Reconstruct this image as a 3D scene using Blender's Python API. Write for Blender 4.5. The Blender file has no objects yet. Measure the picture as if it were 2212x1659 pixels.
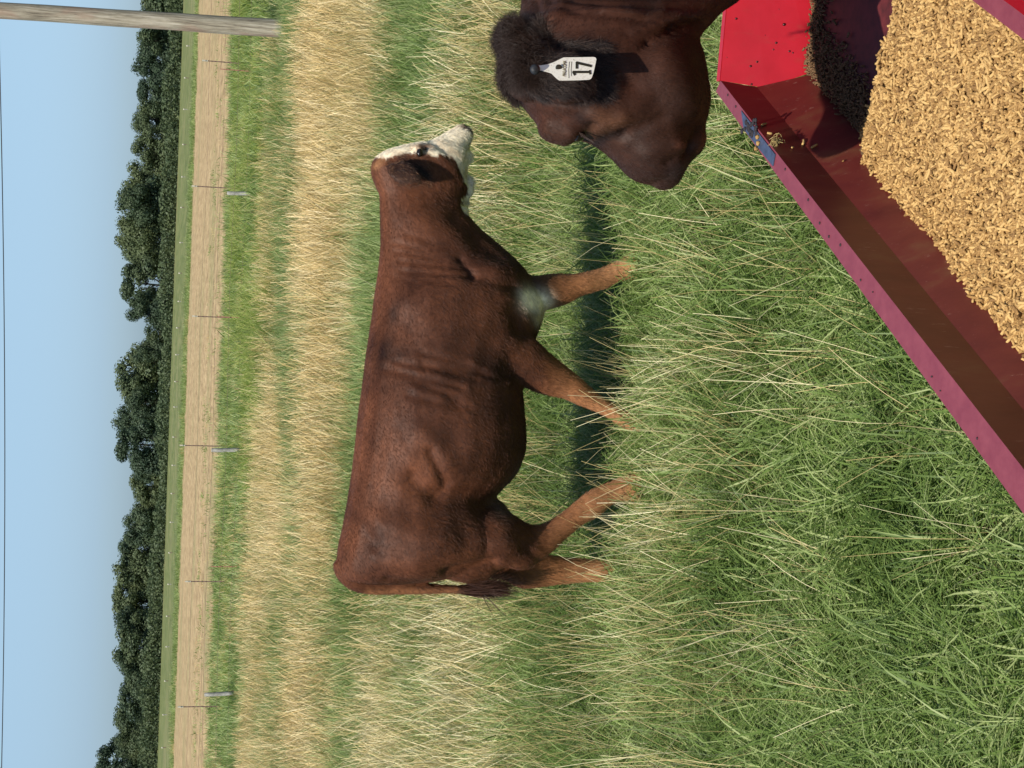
import bpy, math, random
import numpy as np
from mathutils import Matrix, Vector
from mathutils.bvhtree import BVHTree
rnd = random.Random(7)
rng = np.random.default_rng(7)
sc = bpy.context.scene
COL = sc.collection

# ---------------------------------------------------------------- camera, sky, sun
# the photograph is a portrait picture lying on its side: picture left is up in the world
PITCH, ROLL, CAMZ = math.radians(13), math.radians(1.95), 2.05
FPX, PW, PH = 3324.0, 2212.0, 1659.0
CAM = np.array([0, 0, CAMZ])
fwd = np.array([0, math.cos(PITCH), -math.sin(PITCH)])
_r0 = np.array([1., 0, 0]); _u0 = np.array([0, math.sin(PITCH), math.cos(PITCH)])
rgt = math.cos(ROLL)*_r0 + math.sin(ROLL)*_u0
upv = -math.sin(ROLL)*_r0 + math.cos(ROLL)*_u0
cd = bpy.data.cameras.new('camera'); cam = bpy.data.objects.new('camera', cd); COL.objects.link(cam)
cd.sensor_fit = 'HORIZONTAL'; cd.sensor_width = 36; cd.lens = FPX/PW*36; cd.clip_start = .05; cd.clip_end = 8000
M = Matrix.Identity(4)
for i in range(3):
    M[i][0] = -upv[i]; M[i][1] = rgt[i]; M[i][2] = -fwd[i]; M[i][3] = CAM[i]
cam.matrix_world = M
sc.camera = cam

SUN_EL, SUN_AZ = math.radians(58), math.radians(180+27)      # azimuth clockwise from +Y
w = bpy.data.worlds.new('World'); sc.world = w; w.use_nodes = True
nt = w.node_tree; bg = nt.nodes['Background']
sky = nt.nodes.new('ShaderNodeTexSky'); sky.sky_type = 'NISHITA'; sky.sun_disc = False
sky.sun_elevation = SUN_EL; sky.sun_rotation = SUN_AZ; sky.air_density = 1.0; sky.dust_density = 0.6; sky.ozone_density = 2.5
# clear blue air down to the horizon: the dusty yellow band of the sky model is toned by elevation, all the way round
wtc = nt.nodes.new('ShaderNodeTexCoord'); wsp = nt.nodes.new('ShaderNodeSeparateXYZ'); wrp = nt.nodes.new('ShaderNodeValToRGB'); wmx = nt.nodes.new('ShaderNodeMix'); wmx.data_type = 'RGBA'; wmx.blend_type = 'MULTIPLY'; wmx.inputs[0].default_value = 1
nt.links.new(wtc.outputs['Generated'], wsp.inputs[0]); nt.links.new(wsp.outputs['Z'], wrp.inputs[0]); nt.links.new(sky.outputs[0], wmx.inputs[6]); nt.links.new(wrp.outputs[0], wmx.inputs[7]); nt.links.new(wmx.outputs[2], bg.inputs[0])
_e = wrp.color_ramp.elements; _e.new(.035); _e.new(.10); _e.new(.35)
for _q, (_p, _c) in zip(_e, [(0, (.55, .76, 1.12)), (.035, (.65, .82, 1.17)), (.10, (.96, 1.03, 1.13)), (.35, (1, 1.03, 1.10)), (1, (1, 1.03, 1.10))]): _q.position = _p; _q.color = (*_c, 1)
bg.inputs[1].default_value = 0.089
sl = bpy.data.lights.new('sun', 'SUN'); sun = bpy.data.objects.new('sun', sl); COL.objects.link(sun)
sl.energy = 4.9; sl.angle = math.radians(.55); sl.color = (1, .95, .87)
sd = Vector((math.sin(SUN_AZ)*math.cos(SUN_EL), math.cos(SUN_AZ)*math.cos(SUN_EL), math.sin(SUN_EL)))
sun.rotation_euler = sd.to_track_quat('Z', 'Y').to_euler(); sun.location = sd*30
sc.view_settings.view_transform = 'Standard'; sc.view_settings.look = 'None'
sc.view_settings.exposure = 0.3; sc.view_settings.gamma = 1; sc.view_settings.use_curve_mapping = False
sc.cycles.max_bounces = 6; sc.cycles.transparent_max_bounces = 8
sc.cycles.use_denoising = True

# ---------------------------------------------------------------- geometry of the view, used to place things at real points
def ray(X, Y): return fwd*FPX + rgt*(PH-Y-PH/2) - upv*(X-PW/2)
def on_z(X, Y, z): d = ray(X, Y); return CAM + d*(z-CAM[2])/d[2]
def on_y(X, Y, y): d = ray(X, Y); return CAM + d*y/d[1]
def proj(P):
    q = np.asarray(P)-CAM; k = q@fwd
    return PW/2-FPX*(q@upv)/k, PH/2-FPX*(q@rgt)/k
def c1(x, y): return (1250+x/1.508)/1.823, (400+y/1.508)/1.823
def c2(x, y): return (1250+x/1.508)/1.823, (1300+y/1.508)/1.823
def c3(x, y): return (1800+x/2.011)/1.823, (y/2.011)/1.823
def c4(x, y): return (2700+x/1.659)/1.823, (y/1.659)/1.823
def cA(x, y): return (1440+x/4.254)/1.823, (470+y/4.254)/1.823

# ---------------------------------------------------------------- helpers
def tag(o, label=None, cat=None, group=None, kind=None):
    if label: o['label'] = label
    if cat: o['category'] = cat
    if group: o['group'] = group
    if kind: o['kind'] = kind
    return o
def empty(name, loc=(0, 0, 0), **k):
    o = bpy.data.objects.new(name, None); o.location = loc; COL.objects.link(o); o.empty_display_size = .1
    return tag(o, **k)
def mesh_obj(name, V, Fc, mat=None, parent=None, smooth=False, col=COL):
    me = bpy.data.meshes.new(name); me.from_pydata([tuple(map(float, v)) for v in V], [], [tuple(int(i) for i in q) for q in Fc]); me.update()
    if mat: me.materials.append(mat)
    if smooth: me.shade_smooth()
    o = bpy.data.objects.new(name, me)
    if col: col.objects.link(o)
    if parent:
        o.parent = parent; o.matrix_parent_inverse = Matrix.Translation(-Vector(parent.location))
    return o
def fast_mesh(name, V, Q, k, mat=None, col=COL, smooth=False):
    V = np.asarray(V, np.float32); Q = np.asarray(Q, np.int32)
    me = bpy.data.meshes.new(name); me.vertices.add(len(V)); me.vertices.foreach_set('co', V.ravel())
    me.loops.add(Q.size); me.loops.foreach_set('vertex_index', Q.ravel())
    me.polygons.add(len(Q)); me.polygons.foreach_set('loop_start', np.arange(0, Q.size, k, dtype=np.int32))
    me.polygons.foreach_set('loop_total', np.full(len(Q), k, np.int32))
    me.update(calc_edges=True)
    if smooth: me.shade_smooth()
    if mat: me.materials.append(mat)
    o = bpy.data.objects.new(name, me)
    if col: col.objects.link(o)
    return o
def setparent(o, p):
    o.parent = p; o.matrix_parent_inverse = Matrix.Translation(-Vector(p.location)); return o
def ngrid(P, seed=0, oct=4, f=1.0):
    """cheap smooth vector noise from sines, P (n,k) -> about -1..1"""
    g = np.random.default_rng(seed); P = np.asarray(P, float); out = np.zeros(len(P)); a = 1; t = 0
    for o in range(oct):
        for j in range(3):
            k = g.normal(size=P.shape[1]); k *= f/np.linalg.norm(k)*g.uniform(.7, 1.3)
            k2 = g.normal(size=P.shape[1])*f*.6
            out += a*np.sin(P@k+g.uniform(0, 6.28)+1.3*np.sin(P@k2+g.uniform(0, 6.28)))
        t += a*1.7; a *= .55; f *= 2.1
    return out/t

class NT:
    def __init__(s, name):
        s.m = bpy.data.materials.new(name); s.m.use_nodes = True; s.t = s.m.node_tree
        s.b = s.t.nodes['Principled BSDF']; s.out = s.t.nodes['Material Output']
    def n(s, typ, **k):
        x = s.t.nodes.new(typ)
        for a, v in k.items():
            if a.startswith('i_'):
                x.inputs[int(a[2:]) if a[2:].isdigit() else a[2:]].default_value = v
            else: setattr(x, a, v)
        return x
    def l(s, a, b): s.t.links.new(a, b)
    def noise(s, vec, scale, detail=4, rough=.6, sc3=None):
        if sc3:
            mp = s.n('ShaderNodeMapping'); mp.inputs['Scale'].default_value = sc3; s.l(vec, mp.inputs[0]); vec = mp.outputs[0]
        x = s.n('ShaderNodeTexNoise'); x.inputs['Scale'].default_value = scale; x.inputs['Detail'].default_value = detail
        x.inputs['Roughness'].default_value = rough; s.l(vec, x.inputs['Vector']); return x.outputs['Fac']
    def ramp(s, fac, stops, interp='LINEAR'):
        x = s.n('ShaderNodeValToRGB'); e = x.color_ramp.elements; x.color_ramp.interpolation = interp
        while len(e) < len(stops): e.new(.5)
        for q, (pp, c) in zip(e, stops): q.position = pp; q.color = (*c, 1) if len(c) == 3 else c
        s.l(fac, x.inputs[0]); return x.outputs[0]
    def mix(s, fac, a, b, mode='MIX'):
        x = s.n('ShaderNodeMix', data_type='RGBA', blend_type=mode)
        for sock, v in ((x.inputs[0], fac), (x.inputs[6], a), (x.inputs[7], b)):
            if isinstance(v, (int, float)): sock.default_value = v
            elif isinstance(v, tuple): sock.default_value = (*v, 1) if len(v) == 3 else v
            else: s.l(v, sock)
        return x.outputs[2]
    def bump(s, h, strength=.3, dist=.01):
        x = s.n('ShaderNodeBump'); x.inputs['Strength'].default_value = strength; x.inputs['Distance'].default_value = dist
        s.l(h, x.inputs['Height']); s.l(x.outputs[0], s.b.inputs['Normal'])
def simple(name, c, rough=.6, metal=0, var=.25, scale=30, bump=0, bdist=.002):
    m = NT(name); tc = m.n('ShaderNodeTexCoord').outputs['Object']; n = m.noise(tc, scale)
    lo = tuple(v*(1-var) for v in c); hi = tuple(min(1, v*(1+var)) for v in c)
    m.l(m.ramp(n, [(.3, lo), (.7, hi)]), m.b.inputs['Base Color']); m.b.inputs['Roughness'].default_value = rough; m.b.inputs['Metallic'].default_value = metal
    if bump: m.bump(n, bump, bdist)
    return m.m

# ---------------------------------------------------------------- ground sheets
def ground_material():
    m = NT('ground'); g = m.n('ShaderNodeNewGeometry').outputs['Position']
    n1 = m.noise(g, 1.3, 6, .65, (.35, 1, 1)); n2 = m.noise(g, 45, 5, .7)
    a = m.ramp(n2, [(.3, (.02, .022, .010)), (.55, (.06, .07, .022)), (.75, (.15, .15, .06))])
    b = m.ramp(n2, [(.3, (.03, .028, .012)), (.55, (.10, .085, .035)), (.75, (.26, .21, .10))])
    m.l(m.mix(m.ramp(n1, [(.42, (0, 0, 0)), (.6, (1, 1, 1))]), a, b), m.b.inputs['Base Color'])
    m.b.inputs['Roughness'].default_value = .95; m.b.inputs['Specular IOR Level'].default_value = .1
    m.bump(n2, .8, .03); return m.m
def field_material():
    m = NT('stubble'); g = m.n('ShaderNodeNewGeometry').outputs['Position']
    n1 = m.noise(g, .25, 5, .6, (.3, .5, 1)); n2 = m.noise(g, 3.0, 6, .8, (1, .16, 1)); n3 = m.noise(g, .9, 5, .7, (.7, .2, 1))
    a = m.ramp(n2, [(.3, (.17, .12, .06)), (.5, (.33, .24, .125)), (.7, (.46, .35, .19))])
    b = m.mix(m.ramp(n1, [(.5, (0, 0, 0)), (.66, (.55, .55, .55))]), a, (.20, .20, .085))
    c = m.mix(m.ramp(n3, [(.6, (0, 0, 0)), (.75, (.5, .5, .5))]), b, (.16, .12, .06))
    m.l(c, m.b.inputs['Base Color']); m.b.inputs['Roughness'].default_value = .95; m.b.inputs['Specular IOR Level'].default_value = .1
    return m.m
def meadow_material():
    m = NT('meadow'); g = m.n('ShaderNodeNewGeometry').outputs['Position']
    n1 = m.noise(g, .08, 5, .7, (.5, .3, 1)); n2 = m.noise(g, .8, 6, .8, (1, .12, 1))
    a = m.ramp(n2, [(.3, (.065, .080, .028)), (.5, (.12, .145, .05)), (.7, (.22, .21, .095))])
    b = m.mix(m.ramp(n1, [(.5, (0, 0, 0)), (.7, (.8, .8, .8))]), a, (.22, .20, .10))
    m.l(b, m.b.inputs['Base Color']); m.b.inputs['Roughness'].default_value = .95; m.b.inputs['Specular IOR Level'].default_value = .1
    return m.m
def sheet(name, x0, x1, y0, y1, z, mat, nx=2, ny=2, wob=0):
    xs = np.linspace(x0, x1, nx); ys = np.linspace(y0, y1, ny); V = []
    for j, y in enumerate(ys):
        for x in xs:
            dy = wob*ngrid([[x*.15, y]], 3, 3)[0] if (j in (0, ny-1)) else 0
            V.append((x, y+dy, z))
    Q = [(j*nx+i, j*nx+i+1, (j+1)*nx+i+1, (j+1)*nx+i) for j in range(ny-1) for i in range(nx-1)]
    return tag(mesh_obj(name, V, Q, mat), kind='structure')
gm = ground_material()
sheet('ground', -3500, 3500, -60, 6000, 0, gm)
sheet('meadow', -900, 900, 108, 700, .03, meadow_material(), 60, 3, 0)
sheet('stubble_field', -300, 300, 41, 112, .06, field_material(), 80, 3, 1.5)

# ---------------------------------------------------------------- grass
def blade_material(name, c0, c1_, c2_, trans=.48, rough=.5, gold=None):
    m = NT(name); g = m.n('ShaderNodeNewGeometry').outputs['Position']; oi = m.n('ShaderNodeObjectInfo').outputs['Random']
    n = m.noise(g, 1.1, 3, .6, (.5, 1, 1)); n2 = m.noise(g, 60, 1, .5)
    at = m.n('ShaderNodeAttribute', attribute_name='bl').outputs['Fac']
    ad = m.n('ShaderNodeMath', operation='MULTIPLY_ADD', i_1=.45); m.l(at, ad.inputs[0]); m.l(n, ad.inputs[2])
    ad2 = m.n('ShaderNodeMath', operation='MULTIPLY_ADD', i_1=.2); m.l(oi, ad2.inputs[0]); m.l(ad.outputs[0], ad2.inputs[2])
    c = m.ramp(ad2.outputs[0], [(.45, c0), (.85, c1_), (1.15 if False else 1.0, c2_)])
    if gold:      # a riper, more golden stand of the same grass grows beyond about 14 m
        sp = m.n('ShaderNodeSeparateXYZ'); m.l(g, sp.inputs[0]); nn = m.noise(g, .5, 3, .6); aa = m.n('ShaderNodeMath', operation='MULTIPLY_ADD', i_1=5.0); m.l(nn, aa.inputs[0]); m.l(sp.outputs['Y'], aa.inputs[2])
        mr = m.n('ShaderNodeMapRange'); mr.inputs[1].default_value = 13; mr.inputs[2].default_value = 20; m.l(aa.outputs[0], mr.inputs[0])
        c = m.mix(mr.outputs[0], c, m.ramp(ad2.outputs[0], [(.45, gold[0]), (.85, gold[1]), (1.0, gold[2])]))
    m.l(c, m.b.inputs['Base Color']); m.b.inputs['Roughness'].default_value = rough
    m.b.inputs['Specular IOR Level'].default_value = .35
    tr = m.n('ShaderNodeBsdfTranslucent'); m.l(c, tr.inputs[0]); mx = m.n('ShaderNodeMixShader', i_0=trans)
    m.l(m.b.outputs[0], mx.inputs[1]); m.l(tr.outputs[0], mx.inputs[2]); m.l(mx.outputs[0], m.out.inputs['Surface'])
    return m.m
MG = blade_material('green_blades', (.075, .130, .028), (.205, .300, .070), (.43, .50, .20))
MGB = blade_material('bright_blades', (.10, .155, .022), (.22, .30, .05), (.40, .43, .13))
MS = blade_material('straw', (.36, .27, .10), (.60, .48, .21), (.80, .71, .42), .2, .45, ((.42, .29, .10), (.70, .51, .21), (.86, .70, .38)))

def tuft(name, n, rad, h0, h1, w0, bend, mat, seg=4, head=False, col=None, droop=0):
    """a clump of separate curved blades; each blade is a tapering strip"""
    V = []; Q = []; B = []
    for i in range(n):
        a = rng.uniform(0, 6.283); r = rad*math.sqrt(rng.uniform()); bx, by = r*math.cos(a), r*math.sin(a)
        L = rng.uniform(h0, h1); th = rng.uniform(0, 6.283); lean = rng.uniform(.03, .35)+rng.uniform(0, bend*.4); curl = rng.uniform(.1, 1)*bend
        wd = w0*rng.uniform(.6, 1.3); wa = th+math.pi/2+rng.uniform(-.6, .6); bv = rng.uniform()
        x, y, z = bx, by, -.01; ang = lean; k0 = len(V)
        for s in range(seg+1):
            t = s/seg; wt = wd*(1-.85*t**1.6) if not head else wd*(1-.3*t)
            V.append((x-math.cos(wa)*wt/2, y-math.sin(wa)*wt/2, z)); V.append((x+math.cos(wa)*wt/2, y+math.sin(wa)*wt/2, z)); B += [bv, bv]
            x += math.sin(ang)*math.cos(th)*L/seg; y += math.sin(ang)*math.sin(th)*L/seg; z += math.cos(ang)*L/seg
            z = max(z, .012); ang += curl/seg*(1+t)
        for s in range(seg): Q.append((k0+2*s, k0+2*s+1, k0+2*s+3, k0+2*s+2))
        if False:          # loose seed head: a few short spikelets
            for s in range(6):
                t = s/6; ta = rng.uniform(0, 6.283); px, py, pz = x-math.sin(ang)*math.cos(th)*.09*t, y-math.sin(ang)*math.sin(th)*.09*t, z-.09*t*math.cos(ang)
                d = rng.uniform(.006, .012); k1 = len(V)
                ex, ey, ez = px+d*math.cos(ta), py+d*math.sin(ta), pz+d*.6
                V += [(px, py, pz), (px+.001, py, pz+.001), (ex, ey, ez), (ex-.001, ey, ez+.001)]; Q.append((k1, k1+1, k1+2, k1+3)); B += [bv]*4
    o = fast_mesh(name, V, Q, 4, mat, col)
    at = o.data.attributes.new('bl', 'FLOAT', 'POINT'); at.data.foreach_set('value', np.array(B, np.float32))
    return o
def scatter_group(coll):
    ng = bpy.data.node_groups.new('scatter', 'GeometryNodeTree')
    ng.interface.new_socket('Geometry', in_out='INPUT', socket_type='NodeSocketGeometry'); ng.interface.new_socket('Geometry', in_out='OUTPUT', socket_type='NodeSocketGeometry')
    N = ng.nodes; L = ng.links; gi = N.new('NodeGroupInput'); go = N.new('NodeGroupOutput')
    iop = N.new('GeometryNodeInstanceOnPoints'); ci = N.new('GeometryNodeCollectionInfo'); ci.inputs['Collection'].default_value = coll
    ci.inputs['Separate Children'].default_value = True; ci.inputs['Reset Children'].default_value = True
    def at(nm, ty):
        a = N.new('GeometryNodeInputNamedAttribute'); a.data_type = ty; a.inputs['Name'].default_value = nm
        return a.outputs[0]
    L.new(gi.outputs[0], iop.inputs['Points']); L.new(ci.outputs[0], iop.inputs['Instance']); iop.inputs['Pick Instance'].default_value = True
    L.new(at('idx', 'INT'), iop.inputs['Instance Index']); L.new(at('rot', 'FLOAT_VECTOR'), iop.inputs['Rotation']); L.new(at('scl', 'FLOAT_VECTOR'), iop.inputs['Scale'])
    L.new(iop.outputs[0], go.inputs[0]); return ng
def scatter(name, P, rot, scl, idx, coll, parent=None, **k):
    me = bpy.data.meshes.new(name); me.vertices.add(len(P)); me.vertices.foreach_set('co', np.asarray(P, np.float32).ravel())
    a = me.attributes.new('rot', 'FLOAT_VECTOR', 'POINT'); a.data.foreach_set('vector', np.asarray(rot, np.float32).ravel())
    a = me.attributes.new('scl', 'FLOAT_VECTOR', 'POINT'); a.data.foreach_set('vector', np.asarray(scl, np.float32).ravel())
    a = me.attributes.new('idx', 'INT', 'POINT'); a.data.foreach_set('value', np.asarray(idx, np.int32))
    o = bpy.data.objects.new(name, me); COL.objects.link(o)
    md = o.modifiers.new('scatter', 'NODES'); md.node_group = scatter_group(coll)
    if parent: setparent(o, parent)
    return tag(o, **k)
# bands of dry and green grass over the pasture (y = metres from the camera; left and right edge of the view)
LY = [0, 3.4, 4.6, 5.3, 6.0, 6.6, 7.4, 8, 10, 12, 13.5, 15.0, 15.9, 17.8, 18.6, 21.5, 22.8, 27, 28.5, 34, 37, 60]
LS = [.03, .04, .14, .32, .48, .36, .28, .30, .34, .52, .58, .50, .12, .12, .55, .70, .22, .25, .60, .5, .2, .2]
RY = [0, 3.4, 4.5, 5.2, 6, 6.6, 7.4, 9, 11, 12, 13, 15, 16, 18, 22, 25, 27.5, 60]
RS = [.03, .10, .26, .40, .50, .38, .40, .52, .55, .40, .15, .15, .6, .8, .85, .6, .15, .04]
def straw_frac(x, y):
    t = np.clip((x/y+.18)/.36, 0, 1); t = t*t*(3-2*t)
    yy = y*(1+.11*ngrid(np.c_[x*.55, y*.4], 11, 3)); yy = yy*np.where(yy > 7, 1.18, 1+.18*np.clip((yy-5)/2, 0, 1))
    s = (1-t)*np.interp(yy, LY, LS)+t*np.interp(yy, RY, RS)
    n = ngrid(np.c_[x*.9, y*.9], 12, 3); s = np.clip(s+.30*n*(1-np.abs(2*s-1)*.5), 0, 1); far = np.clip((y-7)/5, 0, 1); return s*(1-far)+(s*s*(3-2*s))*far
def region(y0, y1, dens, extra=1.6):
    """random points over the strip of ground between two distances"""
    k = .27 if y1 < 9 else .36; w1 = k*y1+extra; n = int((y1-y0)*2*w1*dens); x = rng.uniform(-w1, w1, n); y = rng.uniform(y0, y1, n)
    keep = np.abs(x) < k*y+extra; return x[keep], y[keep]
def make_grass():
    cg = bpy.data.collections.new('tufts_green'); cs = bpy.data.collections.new('tufts_dry'); ct = bpy.data.collections.new('tufts_tall')
    for i in range(6): tuft(f'tuft_{i:02d}', 26, .07, .12, .28, .0066, 1.9, MG, 4, col=cg)
    for i in range(6, 10): tuft(f'tuft_{i:02d}', 30, .16, .16, .34, .008, 1.3, MG, 3, col=cg)
    for i in range(10, 13): tuft(f'tuft_{i:02d}', 34, .45, .2, .42, .022, 1.2, MG, 3, col=cg)
    for i in range(6): tuft(f'dry_{i:02d}', 9, .06, .26, .50, .0021, .6, MS, 4, True, col=cs)
    for i in range(6, 10): tuft(f'dry_{i:02d}', 26, .16, .25, .5, .0038, .55, MS, 3, True, col=cs)
    for i in range(10, 13): tuft(f'dry_{i:02d}', 36, .42, .25, .5, .013, .5, MS, 3, False, col=cs)
    for i in range(4): tuft(f'tall_{i:02d}', 30, .3, .45, .95, .02, 1.3, MGB, 5, col=ct)
    zones = [(2.2, 8.0, 330, 98, 0, 6, 1.0), (8.0, 16, 95, 60, 6, 4, 1.0), (16, 28, 55, 38, 6, 4, 1.25), (28, 46.5, 13, 11, 10, 3, .85), (46.5, 66, .35, 2.6, 10, 3, .38), (106, 118, 2.2, .6, 10, 3, .9)]
    G = [[], [], [], []]; S = [[], [], [], []]
    for y0, y1, dg, ds, i0, ni, sc_ in zones:
        x, y = region(y0, y1, dg); s = straw_frac(x, y)
        keep = rng.uniform(size=len(x)) < 1-.72*s
        if y0 > 16: keep = rng.uniform(size=len(x)) < 1-.90*s
        x, y, s = x[keep], y[keep], s[keep]; n = len(x)
        hs = (1.0+.25*ngrid(np.c_[x*1.5, y*1.5], 5, 2))*sc_
        tilt = rng.normal(0, .16, (n, 2)); G[0].append(np.c_[x, y, np.zeros(n)]); G[1].append(np.c_[tilt, rng.uniform(0, 6.28, n)])
        sz = rng.uniform(.75, 1.25, n); G[2].append(np.c_[sz, sz, sz*hs*np.where(y < 4.8, .85, 1)]); G[3].append(rng.integers(i0, i0+ni, n))
        x, y = region(y0, y1, ds); s = straw_frac(x, y); keep = rng.uniform(size=len(x)) < s; x, y = x[keep], y[keep]; n = len(x)
        # dry stems lean to the right
        S[0].append(np.c_[x, y, np.zeros(n)]); S[1].append(np.c_[rng.normal(0, .16, n), rng.normal(.14, .20, n), rng.uniform(-.0, 6.28, n)])
        sz = rng.uniform(.7, 1.15, n)*sc_; S[2].append(np.c_[sz, sz, sz]); S[3].append(rng.integers(i0, i0+ni, n))
    G = [np.concatenate(a) for a in G]; S = [np.concatenate(a) for a in S]
    # nothing grows through the feed trough
    scatter('green_grass', *G, cg, label='thick green pasture grass growing from the trough to the fence', cat='grass', kind='stuff')
    scatter('dry_grass', *S, cs, label='dry straw coloured grass stems standing around the red cow', cat='grass', kind='stuff')
    # tall bright grass along the fence, mostly on the right
    n = 9500; x = rng.uniform(-16, 22, n); y = rng.uniform(25.5, 43, n)
    den = np.clip(np.interp(x, [-14, -6, -2, 1, 15], [.12, .15, .35, 1, 1])+.45*ngrid(np.c_[x*.6, y*.4], 21, 3), 0, 1)*np.interp(y, [25.5, 28, 41, 43], [.25, 1, 1, .4])
    k = rng.uniform(size=n) < den; x, y = x[k], y[k]; n = len(x); hh = np.clip(.50+.32*ngrid(np.c_[x*.8, y*.3], 22, 3), .18, 1.1)*np.interp(x, [-8, 1], [.75, 1])
    sz = rng.uniform(.8, 1.2, n)
    scatter('tall_grass', np.c_[x, y, np.zeros(n)], np.c_[rng.normal(0, .1, n), rng.normal(.12, .15, n), rng.uniform(0, 6.28, n)], np.c_[sz, sz, sz*hh], rng.integers(0, 4, n), ct,
            label='tall bright green grass growing up through the wire fence', cat='grass', kind='stuff')
make_grass()

# ---------------------------------------------------------------- trees
def leaf_material():
    m = NT('leaves'); g = m.n('ShaderNodeNewGeometry').outputs['Position']; oi = m.n('ShaderNodeObjectInfo').outputs['Random']
    n = m.noise(g, .45, 4, .7); ad = m.n('ShaderNodeMath', operation='MULTIPLY_ADD', i_1=.42); m.l(oi, ad.inputs[0]); m.l(n, ad.inputs[2])
    c = m.ramp(ad.outputs[0], [(.35, (.034, .058, .034)), (.6, (.058, .090, .046)), (.95, (.11, .14, .058))])
    m.l(c, m.b.inputs['Base Color']); m.b.inputs['Roughness'].default_value = .6; m.b.inputs['Specular IOR Level'].default_value = .3
    tr = m.n('ShaderNodeBsdfTranslucent'); m.l(c, tr.inputs[0]); mx = m.n('ShaderNodeMixShader', i_0=.25)
    m.l(m.b.outputs[0], mx.inputs[1]); m.l(tr.outputs[0], mx.inputs[2]); m.l(mx.outputs[0], m.out.inputs['Surface']); return m.m
ML = leaf_material(); MB = simple('bark', (.05, .04, .03), .9, var=.4, scale=4)
def crown_mesh(seed, n=11000):
    g = np.random.default_rng(seed); nb = g.integers(26, 34); cen = []; rad = []
    for i in range(nb):
        z = g.uniform(.06, .86); rr = .40*math.sqrt(max(.05, 1-((z-.36)/.60)**2)); a = g.uniform(0, 6.283); q = rr*math.sqrt(g.uniform(.02, 1))
        cen.append((q*math.cos(a), q*math.sin(a), z)); rad.append(g.uniform(.13, .24)*(1.1-.35*z))
    cen = np.array(cen); rad = np.array(rad); k = g.integers(0, nb, n); d = g.normal(size=(n, 3)); d /= np.linalg.norm(d, axis=1)[:, None]
    P = cen[k]+d*(rad[k]*np.where(np.arange(n) < n*.3, g.uniform(.2, .7, n), g.uniform(.6, 1.06, n)**.5))[:, None]; P[:, 2] = np.clip(P[:, 2], .0, 1.05)
    nn = d+g.normal(size=(n, 3))*.42; nn /= np.linalg.norm(nn, axis=1)[:, None]; t = np.cross(nn, g.normal(size=(n, 3))); t /= np.linalg.norm(t, axis=1)[:, None]; b = np.cross(nn, t)
    s = (g.uniform(.013, .027, n)*np.where(np.arange(n) < n*.3, 1.9, 1))[:, None]
    V = np.stack([P-t*s, P-b*s*.6, P+t*s, P+b*s*.6], 1).reshape(-1, 3); Q = np.arange(4*n).reshape(-1, 4)
    return fast_mesh('crown', V, Q, 4, ML, None).data
def tube(pts, rads, n=8):
    V = []; Q = []; pts = [Vector(q) for q in pts]
    for i, q in enumerate(pts):
        d = (pts[min(i+1, len(pts)-1)]-pts[max(i-1, 0)]).normalized(); a = d.orthogonal().normalized() if i == 0 else (a-d*a.dot(d)).normalized(); b = d.cross(a)
        for k in range(n):
            t = 6.28318*k/n; V.append(q+(a*math.cos(t)+b*math.sin(t))*rads[i])
    for i in range(len(pts)-1):
        for k in range(n): Q.append((i*n+k, i*n+(k+1) % n, (i+1)*n+(k+1) % n, (i+1)*n+k))
    Q.append(tuple(range(n))[::-1]); Q.append(tuple(range((len(pts)-1)*n, len(pts)*n))); return V, Q
def joinp(parts):
    V = []; Q = []
    for v, q in parts:
        k = len(V); V += [tuple(x) for x in v]; Q += [tuple(i+k for i in f) for f in q]
    return V, Q
def trunk_mesh(seed):
    g = random.Random(seed); parts = [tube([(0, 0, -.02), (.01, 0, .2), (-.01, .01, .45), (0, 0, .8)], [.03, .024, .018, .006], 7)]
    for i in range(6):
        a = g.uniform(0, 6.28); z = g.uniform(.12, .5); r = g.uniform(.2, .36)
        parts.append(tube([(0, 0, z), (r*.5*math.cos(a), r*.5*math.sin(a), z+.14), (r*math.cos(a), r*math.sin(a), z+.32)], [.012, .008, .003], 5))
    V, Q = joinp(parts); me = bpy.data.meshes.new('trunk'); me.from_pydata(V, [], Q); me.materials.append(MB); return me
crowns = [crown_mesh(100+i) for i in range(7)]; trunks = [trunk_mesh(5+i) for i in range(4)]
TREES = [(20, 304, 110), (85, 297, 80), (132, 288, 70), (200, 297, 80), (255, 288, 80), (320, 284, 80), (385, 266, 85), (440, 252, 85), (503, 249, 85), (556, 267, 60), (612, 261, 100),
         (664, 276, 60), (728, 309, 60), (764, 288, 50), (815, 250, 105), (868, 272, 60), (912, 245, 70), (960, 250, 90), (1005, 281, 60), (1050, 280, 80), (1095, 284, 70), (1140, 267, 70),
         (1195, 256, 90), (1245, 246, 80), (1300, 243, 90), (1348, 250, 70), (1392, 244, 100), (1443, 255, 70), (1497, 258, 90), (1555, 246, 80), (1604, 250, 65), (1648, 206, 80),
         (1720, 215, 100), (1790, 235, 90), (1870, 225, 100), (1950, 240, 90), (-60, 300, 90), (-140, 290, 90), (-220, 300, 100), (-300, 290, 90)]
marks = {5: None}
names = ['the utility pole', 'the gap in the tree row', 'the tallest crown at the end of the row']
ORD = ['first', 'second', 'third', 'fourth', 'fifth', 'sixth', 'seventh', 'eighth', 'ninth', 'tenth', 'eleventh', 'twelfth', 'thirteenth', 'fourteenth', 'fifteenth', 'sixteenth', 'seventeenth', 'eighteenth', 'nineteenth', 'twentieth']
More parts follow.
